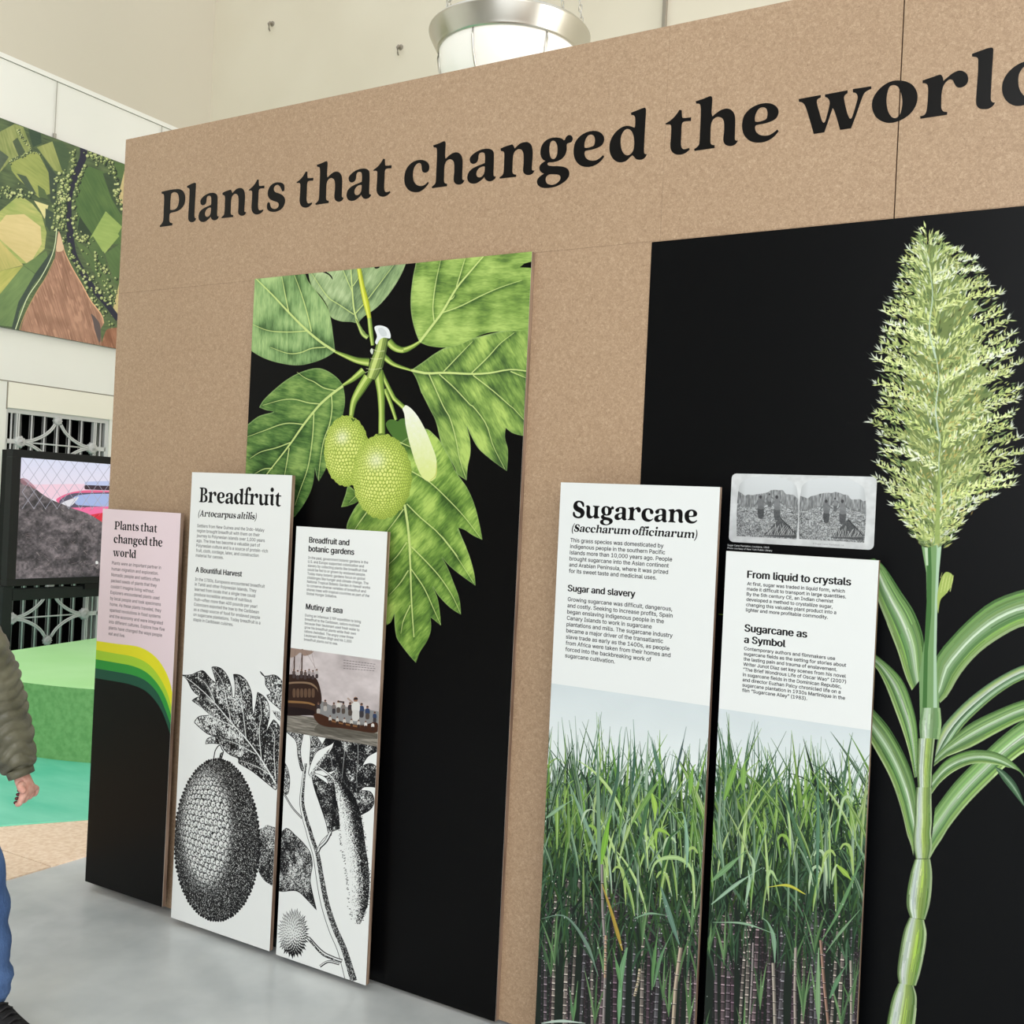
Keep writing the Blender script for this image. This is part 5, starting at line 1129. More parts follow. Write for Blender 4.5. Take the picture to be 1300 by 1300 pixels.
def board_nodes(nt, b):
    N, Lk = nt.nodes, nt.links
    tc = N.new('ShaderNodeTexCoord')
    def noise(sc, det, st=(1, 1, 1), dist=0.0):
        mp = N.new('ShaderNodeMapping'); mp.inputs['Scale'].default_value = st; Lk.new(tc.outputs['Object'], mp.inputs[0])
        n = N.new('ShaderNodeTexNoise'); n.inputs['Scale'].default_value = sc; n.inputs['Detail'].default_value = det; n.inputs['Distortion'].default_value = dist
        Lk.new(mp.outputs[0], n.inputs['Vector']); return n.outputs['Fac']
    fine = noise(210, 2, dist=1.5); mid = noise(85, 2, dist=1.2); big = noise(1.3, 3)
    def mth(op, a, c):
        m = N.new('ShaderNodeMath'); m.operation = op
        for i, v in enumerate((a, c)):
            if isinstance(v, (int, float)): m.inputs[i].default_value = v
            else: Lk.new(v, m.inputs[i])
        return m.outputs[0]
    v = mth('ADD', mth('ADD', mth('MULTIPLY', fine, .62), mth('MULTIPLY', mid, .42)), mth('MULTIPLY', big, .10))
    r = N.new('ShaderNodeValToRGB'); e = r.color_ramp.elements
    e[0].position = .34; e[0].color = (*S(146, 119, 93), 1); e[1].position = .80; e[1].color = (*S(196, 170, 142), 1)
    k = e.new(.57); k.color = (*S(171, 143, 115), 1)
    Lk.new(v, r.inputs[0])
    vo = N.new('ShaderNodeTexVoronoi'); vo.inputs['Scale'].default_value = 34; Lk.new(tc.outputs['Object'], vo.inputs['Vector'])
    sp = mth('LESS_THAN', vo.outputs['Distance'], .07)
    mx = N.new('ShaderNodeMixRGB'); Lk.new(mth('MULTIPLY', sp, .35), mx.inputs[0]); Lk.new(r.outputs[0], mx.inputs[1]); mx.inputs[2].default_value = (*S(96, 72, 52), 1)
    Lk.new(mx.outputs[0], b.inputs['Base Color'])

M = {}
M['board'] = mat('pressed_board', S(174,146,117), .46, .42, nodes=board_nodes)
M['board_edge'] = mat('board_edge', S(150,120,98), .6, .3, nodes=noise_mix(S(112,88,72), S(176,150,130), 90, 2, stretch=(1, 1, .05)))
M['vinyl'] = mat('black_vinyl', S(7,6,6), .30, .22)
M['white_edge'] = mat('white_foam_edge', S(222,218,212), .6, .3)
M['black_edge'] = mat('black_edge', S(14,14,15), .6, .2)
M['dark_gap'] = mat('dark_batten', S(22,20,19), .8, .2)
M['concrete'] = mat('polished_concrete', S(180,184,184), .27, .5, nodes=noise_mix(S(184,189,191), S(208,212,213), 1.6, 8, .35, .7, c3=S(220,223,223), scale2=5.0))
M['plaster_cream'] = mat('cream_plaster', S(222,212,190), .85, .2, nodes=noise_mix(S(219,210,190), S(225,217,198), .8, 3))
M['plaster_white'] = mat('white_plaster', S(232,228,214), .8, .2, nodes=noise_mix(S(231,229,221), S(236,234,226), .7, 3))
M['plaster_upper'] = mat('upper_cream_plaster', S(205,197,180), .85, .2)
M['plaster_grey'] = mat('warm_grey_plaster', S(172,166,154), .8, .2)
M['panel_cream'] = mat('cream_panel', S(240,235,220), .6, .3)
M['joint_shade'] = mat('joint_and_shade_grey', S(150,142,128), .8, .2)  # grey of wall joints and hooks, also of the shade drawn under the rail
M['cork'] = mat('cork_mat', S(222,194,168), .75, .2, nodes=noise_mix(S(224,196,170), S(240,218,196), 48, 3, .35, .65))
M['teal'] = mat('teal_mat', S(96,196,162), .45, .35, nodes=noise_mix(S(88,198,166), S(140,224,196), 1.4, 5, .3, .7, stretch=(1, 3, 1)))
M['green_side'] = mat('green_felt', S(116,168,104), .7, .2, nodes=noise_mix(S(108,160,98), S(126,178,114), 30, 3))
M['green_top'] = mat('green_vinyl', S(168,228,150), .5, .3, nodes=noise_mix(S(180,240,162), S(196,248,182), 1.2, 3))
M['steel'] = mat('brushed_steel', S(206,203,194), .30, .5, 1.0)
M['iron'] = mat('silver_paint', S(206,206,204), .45, .5, .1)
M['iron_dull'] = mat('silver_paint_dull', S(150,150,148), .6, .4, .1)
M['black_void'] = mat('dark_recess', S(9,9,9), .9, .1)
M['tv_body'] = mat('black_cabinet', S(18,19,21), .45, .25)
M['tv_leg'] = mat('dark_green_metal', S(16,22,23), .5, .25)
M['glass_white'] = mat('opal_glass', S(246,243,236), .18, .6, emis=(1, .97, .92), estr=.16)
M['skin'] = mat('skin', S(214,160,142), .5, .4, nodes=noise_mix(S(208,150,134), S(224,176,160), 60, 3))
M['nail'] = mat('dark_red_nail', S(92,28,34), .2, .6)
M['hair'] = mat('dark_hair', S(44,32,26), .5, .4)
M['jacket'] = mat('olive_quilted_nylon', S(96,94,76), .42, .45, nodes=noise_mix(S(84,82,66), S(110,107,88), 14, 4, bump=.25, bump_scale=60))
M['denim'] = mat('blue_denim', S(72,100,148), .85, .2, nodes=noise_mix(S(50,74,118), S(98,128,178), 9, 6, .3, .7, bump=.3, bump_scale=260, stretch=(1, 1, .5)))
M['denim_fray'] = mat('frayed_denim', S(206,216,226), .9, .1)
M['shoe'] = mat('black_shoe', S(20,19,21), .6, .4)
M['lace'] = mat('shoe_lace', S(36,34,36), .6, .3)
M['sole'] = mat('shoe_sole', S(190,188,180), .6, .3)
M['bulb'] = mat('eye_white', S(236,234,230), .3, .5)
M['cable'] = mat('steel_cable', S(168,162,152), .5, .4, .1)
def print_mat(name, im, rough=.38, spec=.45, emission=0.0):
    def f(nt, b):
        t = nt.nodes.new('ShaderNodeTexImage'); t.image = im; t.interpolation = 'Linear'
        nt.links.new(t.outputs[0], b.inputs['Base Color'])
        if emission:
            b.inputs['Base Color'].default_value = (0, 0, 0, 1); nt.links.remove(b.inputs['Base Color'].links[0])
            nt.links.new(t.outputs[0], b.inputs['Emission Color']); b.inputs['Emission Strength'].default_value = emission
    return mat(name, (.5, .5, .5), rough, spec, nodes=f)

# ------------------------------------------------------------------ object helpers
def link(name, me, m=None, parent=None):
    o = bpy.data.objects.new(name, me); SC.collection.objects.link(o)
    if m is not None:
        me.materials.clear(); me.materials.append(m)
    if parent is not None:
        o.parent = parent; o.location = -Vector(parent.location) if parent.type == 'EMPTY' or True else (0, 0, 0)
        if parent.parent: o.location = (0, 0, 0)
    return o
def mesh(name, verts, faces, smooth_=False):
    me = bpy.data.meshes.new(name); me.from_pydata([tuple(v) for v in verts], [], faces); me.update()
    if smooth_:
        for p in me.polygons: p.use_smooth = True
    return me
def bm_mesh(name, bm, smooth_=False):
    me = bpy.data.meshes.new(name); bm.to_mesh(me); bm.free()
    if smooth_:
        for p in me.polygons: p.use_smooth = True
    return me
def tag(o, label, cat, group=None):
    o['label'] = label; o['category'] = cat
    if group: o['group'] = group
    return o
def thing(name, label, cat, loc=(0, 0, 0), group=None):
    o = bpy.data.objects.new(name, None); SC.collection.objects.link(o); o.location = loc; o.empty_display_size = .1
    return tag(o, label, cat, group)
def struct(o):
    o['kind'] = 'structure'; return o
def box_mesh(name, a, b, bevel=0.0):
    bm = bmesh.new(); bmesh.ops.create_cube(bm, size=1)
    for v in bm.verts: v.co = Vector([(a[i] + b[i]) / 2 + v.co[i] * (b[i] - a[i]) for i in range(3)])
    if bevel: bmesh.ops.bevel(bm, geom=list(bm.edges), offset=bevel, segments=2, affect='EDGES', profile=.5)
    return bm_mesh(name, bm)
def box(name, a, b, m, parent=None, bevel=0.0):
    return link(name, box_mesh(name, a, b, bevel), m, parent)
def prism(name, poly, z0, z1, m, parent=None, bevel=0.0, m2=None):
    """vertical prism over an x,y outline; m2 = material of the top"""
    n = len(poly); v = [(p[0], p[1], z0) for p in poly] + [(p[0], p[1], z1) for p in poly]
    f = [tuple(range(n))[::-1], tuple(range(n, 2 * n))] + [(i, (i + 1) % n, n + (i + 1) % n, n + i) for i in range(n)]
    me = mesh(name, v, f); bm = bmesh.new(); bm.from_mesh(me); bmesh.ops.recalc_face_normals(bm, faces=list(bm.faces)); bm.to_mesh(me); bm.free()
    o = link(name, me, m, parent)
    if m2: me.materials.append(m2); me.polygons[1].material_index = 1
    return o
def tube(path, r, n=8, closed=False, flat=None):
    """vertices/faces of a swept tube; r scalar or list; flat=(a,b) elliptical radii factors along frame axes"""
    P = [Vector(p) for p in path]; k = len(P); R = [r] * k if np.isscalar(r) else list(r); V = []; Fc = []
    ref = Vector((0, 0, 1))
    for i, p in enumerate(P):
        t = (P[(i + 1) % k] - P[i - 1]) if closed else (P[min(i + 1, k - 1)] - P[max(i - 1, 0)])
        t.normalize(); a = t.cross(ref)
        if a.length < 1e-3: a = t.cross(Vector((0, 1, 0)))
        a.normalize(); b = t.cross(a)
        fa, fb = flat or (1, 1)
        for j in range(n):
            an = 2 * PI * j / n; V.append(p + a * math.cos(an) * R[i] * fa + b * math.sin(an) * R[i] * fb)
    for i in range(k if closed else k - 1):
        for j in range(n):
            i2 = (i + 1) % k; Fc.append((i * n + j, i * n + (j + 1) % n, i2 * n + (j + 1) % n, i2 * n + j))
    if not closed: Fc += [tuple(range(n))[::-1], tuple(range((k - 1) * n, k * n))]
    return V, Fc
def join_vf(parts):
    V, Fc = [], []
    for v, f in parts:
        o = len(V); V += list(v); Fc += [tuple(i + o for i in q) for q in f]
    return V, Fc
def lathe(name, prof, c, m, parent=None, n=64):
    V = [(c[0] + r * math.cos(2 * PI * j / n), c[1] + r * math.sin(2 * PI * j / n), c[2] + z) for r, z in prof for j in range(n)]
    Fc = [(i * n + j, i * n + (j + 1) % n, (i + 1) * n + (j + 1) % n, (i + 1) * n + j) for i in range(len(prof) - 1) for j in range(n)]
    me = mesh(name, V, Fc, True); bm = bmesh.new(); bm.from_mesh(me); bmesh.ops.remove_doubles(bm, verts=bm.verts, dist=1e-5); bmesh.ops.recalc_face_normals(bm, faces=list(bm.faces)); bm.to_mesh(me); bm.free()
    return link(name, me, m, parent)
def sheet(name, pr, m, thick, parent, radius=0.0):
    """printed sheet: front face carries the print (UV over the sheet), real thickness behind"""
    u0, u1, z0, z1 = pr.u0, pr.u1, pr.z0, pr.z1
    if radius:
        pts = []
        for cx, cz, a0 in ((u1 - radius, z0 + radius, -90), (u1 - radius, z1 - radius, 0), (u0 + radius, z1 - radius, 90), (u0 + radius, z0 + radius, 180)):
            for k in range(7): a = math.radians(a0 + k * 15); pts.append((cx + radius * math.cos(a), cz + radius * math.sin(a)))
    else: pts = [(u0, z0), (u1, z0), (u1, z1), (u0, z1)]
    n = len(pts)
    if pr.axis == 1: V = [(u, pr.val, z) for u, z in pts] + [(u, pr.val + thick, z) for u, z in pts]
    else: V = [(pr.val, u, z) for u, z in pts] + [(pr.val - thick, u, z) for u, z in pts]
    F_ = [tuple(range(n)), tuple(range(n, 2 * n))[::-1]] + [(i, (i + 1) % n, n + (i + 1) % n, n + i)[::-1] for i in range(n)]
    me = mesh(name, V, F_); uv = me.uv_layers.new(name='UVMap')
    for p in me.polygons:
        for li in p.loop_indices:
            v = me.vertices[me.loops[li].vertex_index].co; u = v.x if pr.axis == 1 else v.y
            uv.data[li].uv = ((u - u0) / (u1 - u0), (v.z - z0) / (z1 - z0))
    o = link(name, me, m, parent); me.materials.append(M['white_edge'])
    for i, p in enumerate(me.polygons): p.material_index = 0 if i == 0 else 1
    return o

# ------------------------------------------------------------------ room
WALL_H = 8.2
# floor
struct(box('floor', (-9.2, -9, -.1), (7, 5.6, 0), M['concrete']))
# left wall round the grille opening (Y 2.717-3.787, Z .10-2.315)
GY0, GY1, GZ0, GZ1 = 2.717, 3.787, .10, 2.315
lw = struct(box('wall_left', (-8.75, -9, 0), (LW_X, GY0, 2.545), M['plaster_white']))
struct(box('wall_left', (-8.75, GY1, 0), (LW_X, 5.0, 2.545), M['plaster_white']))
struct(box('wall_left', (-8.75, GY0, 0), (LW_X, GY1, GZ0), M['plaster_white']))
struct(box('wall_left', (-8.75, GY0, GZ1), (LW_X, GY1, 2.545), M['plaster_white']))
struct(box('wall_left', (-8.75, -9, 2.552), (LW_X + .012, 5.0, 5.29), M['plaster_white']))
struct(box('wall_left', (-8.75, -9, 5.29), (LW_X + .012, 5.0, WALL_H), M['plaster_upper']))
struct(box('trim_1', (-8.75, -9, 2.5448), (LW_X + .006, 5.0, 2.5522), M['joint_shade']))
struct(box('trim_2', (LW_X - .002, GY0 + .004, GZ1 + .004), (LW_X + .010, GY1 + .5, 2.541), M['panel_cream']))
struct(box('trim_3', (LW_X - .002, GY0 - .006, GZ1 - .01), (LW_X + .004, GY0 + .004, 2.541), M['joint_shade']))
zr = float(ray_to([(100, 114)], 0, LW_X)[0, 2])
struct(box('trim_4', (LW_X - .01, -9, zr - .012), (LW_X + .022, 4.84, zr + .03), M['plaster_white']))
struct(box('rail_shade', (LW_X - .01, -9, zr - .016), (LW_X + .012, 4.84, zr - .012), M['joint_shade']))  # thin dark strip: the rail's shadow put in as colour
# the rest of the hall, out of frame: grey walls added to darken the reflections, window opening in the rear
for a_, b_ in (((-8.75, -9.3, 0), (7.2, -9, .7)), ((-8.75, -9.3, .7), (-1.2, -9, WALL_H)), ((6.2, -9.3, .7), (7.2, -9, WALL_H)), ((-1.2, -9.3, 7.4), (6.2, -9, WALL_H))):
    struct(box('wall_rear', a_, b_, M['plaster_grey']))
for x in (1.2, 3.6): struct(box('window_1', (x, -9.2, .7), (x + .12, -9.06, 7.4), M['plaster_white']))
for y in (-6.9, 1.0):
    struct(box('added_bar', (6.93, y, .5), (6.998, y + .08, 5.2), M['plaster_white']))  # unseen bars added beside the fill lamps; the right wall is solid
struct(box('wall_right', (7, -9, 0), (7.2, 5.1, WALL_H), M['plaster_grey']))
# back wall and the ceiling strip that carries the pendant lamp
struct(box('wall_back', (-8.75, 4.84, 0), (7, 5.1, WALL_H), M['plaster_cream']))
struct(box('ceiling', (-3.9, -9.3, 7.9), (7.2, .3, 8.1), M['plaster_white'])); struct(box('ceiling', (-8.75, 2.95, 7.9), (7.2, 3.45, 8.1), M['plaster_white']))  # near slab is unseen, shaped to keep overhead light off the exhibit wall
q = ray_to([(845, 17)], 1, 4.84)[0]
struct(box('trim_6', (q[0] - .012, 4.80, 4.4), (q[0] + .016, 4.86, 7.9), M['joint_shade']))
for i, (px, py, lb) in enumerate(((346, 33, 'small dark wall hook high on the cream wall, left of the two'), (509, 63, 'small dark wall hook on the cream wall just left of the pendant lamp'))):
    q = ray_to([(px, py)], 1, 4.84)[0]
    V, Fc = join_vf([tube([(q[0], 4.86, q[2] + .02), (q[0], 4.80, q[2] + .02), (q[0], 4.785, q[2]), (q[0] + .004, 4.79, q[2] - .05), (q[0] + .006, 4.80, q[2] - .07)], [.012, .012, .012, .009, .006], 8),
                     tube([(q[0], 4.865, q[2] + .02), (q[0], 4.832, q[2] + .02)], .026, 12)])
    tag(link('wall_hook', mesh('wall_hook', V, Fc, True), M['joint_shade']), lb, 'hook')

# ------------------------------------------------------------------ floor mats and bench
t = thing('cork_floor_mat', 'tan speckled floor mat lying between grey floor and teal mat', 'floor mat', (-4.2, 0, 0))
teal_edge = [(-4.95, -.35), (-4.56, .252), (-4.371, .528), (-4.19, .80), (-4.08, 1.1), (-4.02, 1.5), (-4.0, 2.2)]
for y0, y1 in ((-2.4, -1.19), (-1.185, .02), (.025, 1.23), (1.235, 2.44), (2.445, 3.65)):
    prism('mat_tile', [(-6.2, y0), (-3.943, y0), (-3.943, y1), (-6.2, y1)], 0, .006, M['cork'], t)
struct_edge = None
tl_ = [(-8.3, -2.2), (-6.6, -1.9), (-5.6, -1.2)] + teal_edge + [(-4.1, 3.0), (-4.6, 3.9), (-5.6, 4.4), (-8.3, 4.5)]
tag(prism('teal_floor_mat', [tuple(p) for p in smooth(tl_[:3] + [tl_[3]] + tl_[4:] , True, 3)], .0065, .013, M['teal']), 'teal streaked floor mat around the green bench', 'floor mat')
foot = [(-5.749, 1.088, 1), (-5.51, 1.145), (-5.276, 1.232), (-4.95, 1.42), (-4.68, 1.75), (-4.55, 2.2), (-4.68, 2.75), (-5.1, 3.2), (-5.8, 3.45), (-6.6, 3.4), (-7.06, 3.15), (-7.127, 2.679, 1), (-6.918, 1.80, 1)]
fp = [tuple(p) for p in smooth(foot, True, 5)]
t = thing('platform_bench', 'low green platform bench with pale green top and curved front', 'bench', (-5.9, 2.2, .013))
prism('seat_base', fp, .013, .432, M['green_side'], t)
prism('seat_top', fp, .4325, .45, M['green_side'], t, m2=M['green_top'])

# ------------------------------------------------------------------ metal grille in the left wall
t = thing('wall_grille', 'silver metal grille with arcs and rosettes set in the white wall', 'grille', (LW_X, 3.25, GZ0))
GX = LW_X - .03
def gbox(name, y0, y1, z0, z1, d0=.0, d1=.03, m='iron', parent=None, bevel=.002): return box(name, (GX - d1, y0, z0), (GX - d0 + .012, y1, z1), M[m], parent or t, bevel)
gbox('frame_bar', GY0, GY1, GZ1 - .038, GZ1); gbox('frame_bar', GY0, GY1, GZ0, GZ0 + .05)
for y0, y1 in ((GY0, GY0 + .030), (GY1 - .034, GY1), (2.828, 2.842), (2.848, 2.864), (3.628, 3.640), (3.646, 3.660)): gbox('stile', y0, y1, GZ0 + .05, GZ1 - .038)
def bar(y, r, x, name='bar', m='iron'):
    V, Fc = tube([(x, y, GZ0 + .03), (x, y, GZ1 - .02)], r, 8); link(name, mesh(name, V, Fc, True), M[m], t)
for y in (2.784, 2.982, 3.109, 3.240, 3.369, 3.496, 3.706): bar(y, .0085, GX + .004)
ys = [2.982, 3.109, 3.240, 3.369, 3.496]; allb = [2.864] + ys + [3.628]
for a_, b_ in zip(allb[:-1], allb[1:]):
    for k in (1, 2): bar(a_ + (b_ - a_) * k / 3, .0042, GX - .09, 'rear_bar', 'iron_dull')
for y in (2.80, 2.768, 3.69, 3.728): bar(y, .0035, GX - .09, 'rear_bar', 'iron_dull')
def rosette(y, z, r=.058):
    bm = bmesh.new(); n = 10; V = []
    c = (GX + .034, y, z); rings = []
    for rr, xx in ((0, .034), (.25, .034), (.42, .020), (.72, .030), (1.0, .008), (1.0, -.012)):
        ring = []
        for j in range(n * 2):
            a = PI * j / n; k = 1 if (j % 2 == 0 or rr < .5) else .84
            ring.append(bm.verts.new((GX + xx * (1.12 if j % 2 == 0 else .8), y + rr * r * k * math.cos(a), z + rr * r * k * math.sin(a))))
        rings.append(ring)
    for q0, q1 in zip(rings[:-1], rings[1:]):
        for j in range(n * 2): bm.faces.new((q0[j], q0[(j + 1) % (2 * n)], q1[(j + 1) % (2 * n)], q1[j]))
    bmesh.ops.remove_doubles(bm, verts=bm.verts, dist=1e-4); bmesh.ops.recalc_face_normals(bm, faces=list(bm.faces))
    return link('rosette', bm_mesh('rosette', bm, True), M['iron'], t)
for k in range(4):
    zc = 2.029 - .522 * k
    if k == 0: rosette(3.243, zc + .222, .046)
    rosette(2.872, zc); rosette(3.622, zc)
    if k < 3: rosette(3.243, zc - .258, .046)
    else: rosette(3.243, zc - .222, .046)
    V, Fc = tube([(GX + .006, 2.90, zc), (GX + .006, 3.60, zc)], .007, 8); link('rail', mesh('rail', V, Fc, True), M['iron'], t)
    for y0, y1 in ((GY0 + .02, 2.832), (3.655, GY1 - .02)): gbox('rail', y0, y1, zc - .02, zc + .02, .0, .02)
    for sy in (-1, 1):
        for sz in (-1, 1):
            ztop = .222 if (sz > 0 and k == 0) or (sz < 0 and k == 3) else .258
            pts0 = smooth([(sy * .03, sz * (ztop - .035)), (sy * .078, sz * ztop * .56), (sy * .155, sz * ztop * .30), (sy * .255, sz * ztop * .10), (sy * .335, sz * .006)], False, 5)
            ar = []
            for off in (-.0085, .0085):
                d = np.gradient(pts0, axis=0); d /= np.hypot(d[:, 0], d[:, 1])[:, None]; pp = pts0 + np.c_[-d[:, 1], d[:, 0]] * off
                ar.append(tube([(GX + .012, 3.243 + p[0], zc + p[1]) for p in pp], .0072, 6))
            d = np.gradient(pts0, axis=0); ar.append(tube([(GX + .002, 3.243 + p[0], zc + p[1]) for p in pts0], .009, 6))
            V, Fc = join_vf(ar); link('arc', mesh('arc', V, Fc, True), M['iron'], t)
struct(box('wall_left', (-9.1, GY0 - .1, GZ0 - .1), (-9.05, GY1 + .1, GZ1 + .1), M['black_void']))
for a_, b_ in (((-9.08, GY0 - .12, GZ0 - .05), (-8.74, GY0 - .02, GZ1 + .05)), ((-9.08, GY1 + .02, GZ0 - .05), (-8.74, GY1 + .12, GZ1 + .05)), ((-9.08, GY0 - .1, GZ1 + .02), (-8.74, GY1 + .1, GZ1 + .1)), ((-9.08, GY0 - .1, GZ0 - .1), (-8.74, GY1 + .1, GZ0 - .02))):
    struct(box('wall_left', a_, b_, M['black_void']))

# ------------------------------------------------------------------ aerial photograph hung on cables
AP = aerial_print(); m_ = print_mat('print_aerial', AP.image(), .5, .3)
t = thing('aerial_photo_panel', 'large aerial photograph of fields and river hanging on the left wall', 'picture', (AER_X, 2.75, AER[2]))
sheet('printed_face', AP, m_, .003, t)
box('panel_core', (AER_X - .035, AER[0] + .002, AER[2] + .002), (AER_X - .003, AER[1] - .002, AER[3] - .002), M['black_edge'], t)
for px in (71, 205):
    y = float(ray_to([(px, 130 if px < 100 else 165)], 0, LW_X + .03)[0, 1])
    V, Fc = tube([(LW_X + .035, y, zr - .02), (LW_X + .035, y, AER[3] - .03)], .004, 6); link('cable', mesh('cable', V, Fc), M['cable'], t)
    box('hook', (LW_X + .022, y - .012, AER[3] - .02), (LW_X + .046, y + .012, AER[3] + .05), M['cable'], t, .003)

# ------------------------------------------------------------------ video kiosk
TX = TV_X
t = thing('video_kiosk', 'black framed video screen on a dark stand behind the green bench', 'screen', (TX - .07, 2.8, .013))
Y0, Y1, Z0, Z1 = 1.92, 3.70, .885, 1.908
for a_, b_ in (((Y0, Z0), (Y1, TVS[2])), ((Y0, TVS[3]), (Y1, Z1)), ((Y0, TVS[2]), (TVS[0], TVS[3])), ((TVS[1], TVS[2]), (Y1, TVS[3]))):
    box('bezel', (TX - .06, a_[0], a_[1]), (TX + .012, b_[0], b_[1]), M['tv_body'], t, .002)
box('case', (TX - .125, Y0 + .004, Z0 + .004), (TX - .06, Y1 - .004, Z1 - .004), M['black_edge'], t, .003)
SPR = screen_print(); sheet('display', SPR, print_mat('print_screen', SPR.image(), .25, .5, emission=.86), .01, t)
box('crossbar', (TX - .08, 1.99, .775), (TX - .01, 3.63, .862), M['tv_leg'], t, .003); box('shelf', (TX - .05, 2.60, .84), (TX + .01, 3.1, .884), M['black_edge'], t, .002)
for y0 in (1.905, 3.63): box('post', (TX - .10, y0, .03), (TX - .005, y0 + .08, .885), M['tv_leg'], t, .004)
for y0 in (1.86, 3.585): box('foot', (TX - .45, y0, .013), (TX + .15, y0 + .17, .03), M['tv_leg'], t, .003)

# ------------------------------------------------------------------ pendant bowl lamp
LC = ray_to([(647, 47)], 1, 3.2)[0]
t = thing('pendant_lamp', 'large white glass bowl pendant lamp with brushed steel rim above wall', 'lamp', tuple(LC))
lathe('rim', [(.470, -.137), (.486, -.137), (.492, -.122), (.500, -.105), (.548, -.012), (.552, 0), (.545, .010), (.530, .004), (.520, -.01), (.480, -.09), (.470, -.12), (.470, -.137)], LC, M['steel'], t, 96)
lathe('glass_bowl', [(.472, -.10), (.474, -.13), (.472, -.18), (.458, -.26), (.425, -.345), (.37, -.425), (.29, -.49), (.19, -.535), (.09, -.555), (.001, -.56)], LC, M['glass_white'], t, 96)
lathe('finial', [(.001, -.545), (.05, -.555), (.055, -.575), (.03, -.59), (.018, -.62), (.001, -.64)], LC, M['steel'], t, 24)
va = math.atan2(CAM[1] - LC[1], CAM[0] - LC[0])
for k in range(6):
    a = va + math.radians(-30 + 60 * k); pr_ = [(.478, -.12), (.480, -.18), (.466, -.26), (.433, -.35), (.377, -.43), (.296, -.497), (.194, -.542), (.05, -.562)]
    V, Fc = tube([(LC[0] + r * math.cos(a), LC[1] + r * math.sin(a), LC[2] + z) for r, z in pr_], .0085, 6); link('rib', mesh('rib', V, Fc, True), M['steel'], t)
lk = tube([(0, .011 * math.cos(2 * PI * j / 12), .026 * math.sin(2 * PI * j / 12)) for j in range(12)], .0038, 5, True)
for k in range(6):
    a = va + math.radians(8 + 60 * k); p0 = Vector((LC[0] + .515 * math.cos(a), LC[1] + .515 * math.sin(a), LC[2] + .01)); p1 = Vector((LC[0] + .10 * math.cos(a), LC[1] + .10 * math.sin(a), 7.84))
    n = int((p1 - p0).length / .042); parts = []
    for i in range(n + 1):
        c = p0.lerp(p1, i / n); rot = Matrix.Rotation(PI / 2 * (i % 2) + a, 3, 'Z'); parts.append(([rot @ Vector(v) + c for v in lk[0]], lk[1]))
    V, Fc = join_vf(parts); o = link('chain', mesh('chain', V, Fc, True), M['steel'], t); o['kind'] = 'stuff'
lathe('canopy', [(.001, 2.98 - .13), (.14, 2.98 - .13), (.16, 2.98 - .10), (.16, 7.9 - LC[2]), (.001, 7.9 - LC[2])], LC, M['steel'], t, 32)

# ------------------------------------------------------------------ exhibit wall with its headline
WL, WR, WT, SEAM = -3.6503, 2.2, 3.0767, 2.44
XS = [WL, -2.442, -1.248, -.5855, .61, 1.80, WR]
EW = thing('exhibit_wall', 'tall brown pressed-board display wall with black headline lettering', 'display wall', (-1.0, .06, .012))
for i in range(len(XS) - 1):
    for z0, z1 in ((.012, SEAM), (SEAM + .0004, WT)):
        g0 = 0 if i == 0 else (.0016 if i == 3 else .0002); g1 = 0 if i == len(XS) - 2 else (.0016 if i == 2 else .0002)
        box('board', (XS[i] + g0, 0, z0), (XS[i + 1] - g1, .018, z1), M['board'], EW, .0004)
box('frame_core', (WL + .018, .0185, .012), (WR, .10, WT - .002), M['board_edge'], EW)
box('end_board', (WL, .0185, .012), (WL + .0175, .118, WT), M['board'], EW, .0004)
for x in (-3.4, -2.0, -.6, .8, 2.0): box('foot', (x, .02, 0), (x + .06, .09, .0125), M['dark_gap'], EW)
def glyph_mesh(ch):
    cu = bpy.data.curves.new('g', 'CURVE'); cu.dimensions = '2D'; cu.fill_mode = 'BOTH'; cu.extrude = .00035
    for c in GL[ch]:
        sp = cu.splines.new('POLY'); sp.points.add(len(c) - 1); sp.use_cyclic_u = True
        for i, p in enumerate(c): sp.points[i].co = (p[0], p[1], 0, 1)
    ob = bpy.data.objects.new('g', cu); SC.collection.objects.link(ob)
    me = bpy.data.meshes.new_from_object(ob.evaluated_get(bpy.context.evaluated_depsgraph_get()))
    bpy.data.objects.remove(ob); me.transform(Matrix.Rotation(PI / 2, 4, 'X')); me.name = 'letter'
    me.materials.clear(); me.materials.append(M['vinyl']); return me
gm = {}
for ch, px, py in HEAD:
    if ch not in gm: gm[ch] = glyph_mesh(ch)
    x = float(ray_to([(px, py)], 1, 0.0)[0, 0])
    o = bpy.data.objects.new('letter', gm[ch]); SC.collection.objects.link(o); o.parent = EW
    o.location = Vector((x, -.0005, Z_BASE)) - EW.location

# ------------------------------------------------------------------ posters and text panels
def poster(name, pr, label, cat, thick, gap, m_edge, radius=0.0, rough=.34):
    x0, x1, z0, z1, y = pr.u0, pr.u1, pr.z0, pr.z1, pr.val
    t = thing(name, label, cat, ((x0 + x1) / 2, y + thick / 2, z0))
    sheet('printed_face', pr, print_mat('print_' + pr.name, pr.image(), rough, .13), .0012, t, radius)
    if thick > .004:
        box('board', (x0 + .0002, y + .0013, z0 + .0002), (x1 - .0002, y + thick, z1 - .0002), M[m_edge], t)
    if gap:
        sx0, sx1, sy = gap
        for zz in (z0 + .06, (z0 + z1) / 2, z1 - .14):
            box('spacer', (sx0, y + thick + .0002, zz), (sx1, sy, zz + .08), M['dark_gap'], t)
    return t
poster('breadfruit_poster', breadfruit_print(), 'tall black poster with painted green breadfruit branch and two fruits', 'poster', .0202, None, 'board_edge')
poster('sugarcane_poster', sugarcane_print(), 'wide black poster with painted flowering sugarcane plant', 'poster', .0026, None, 'board_edge')
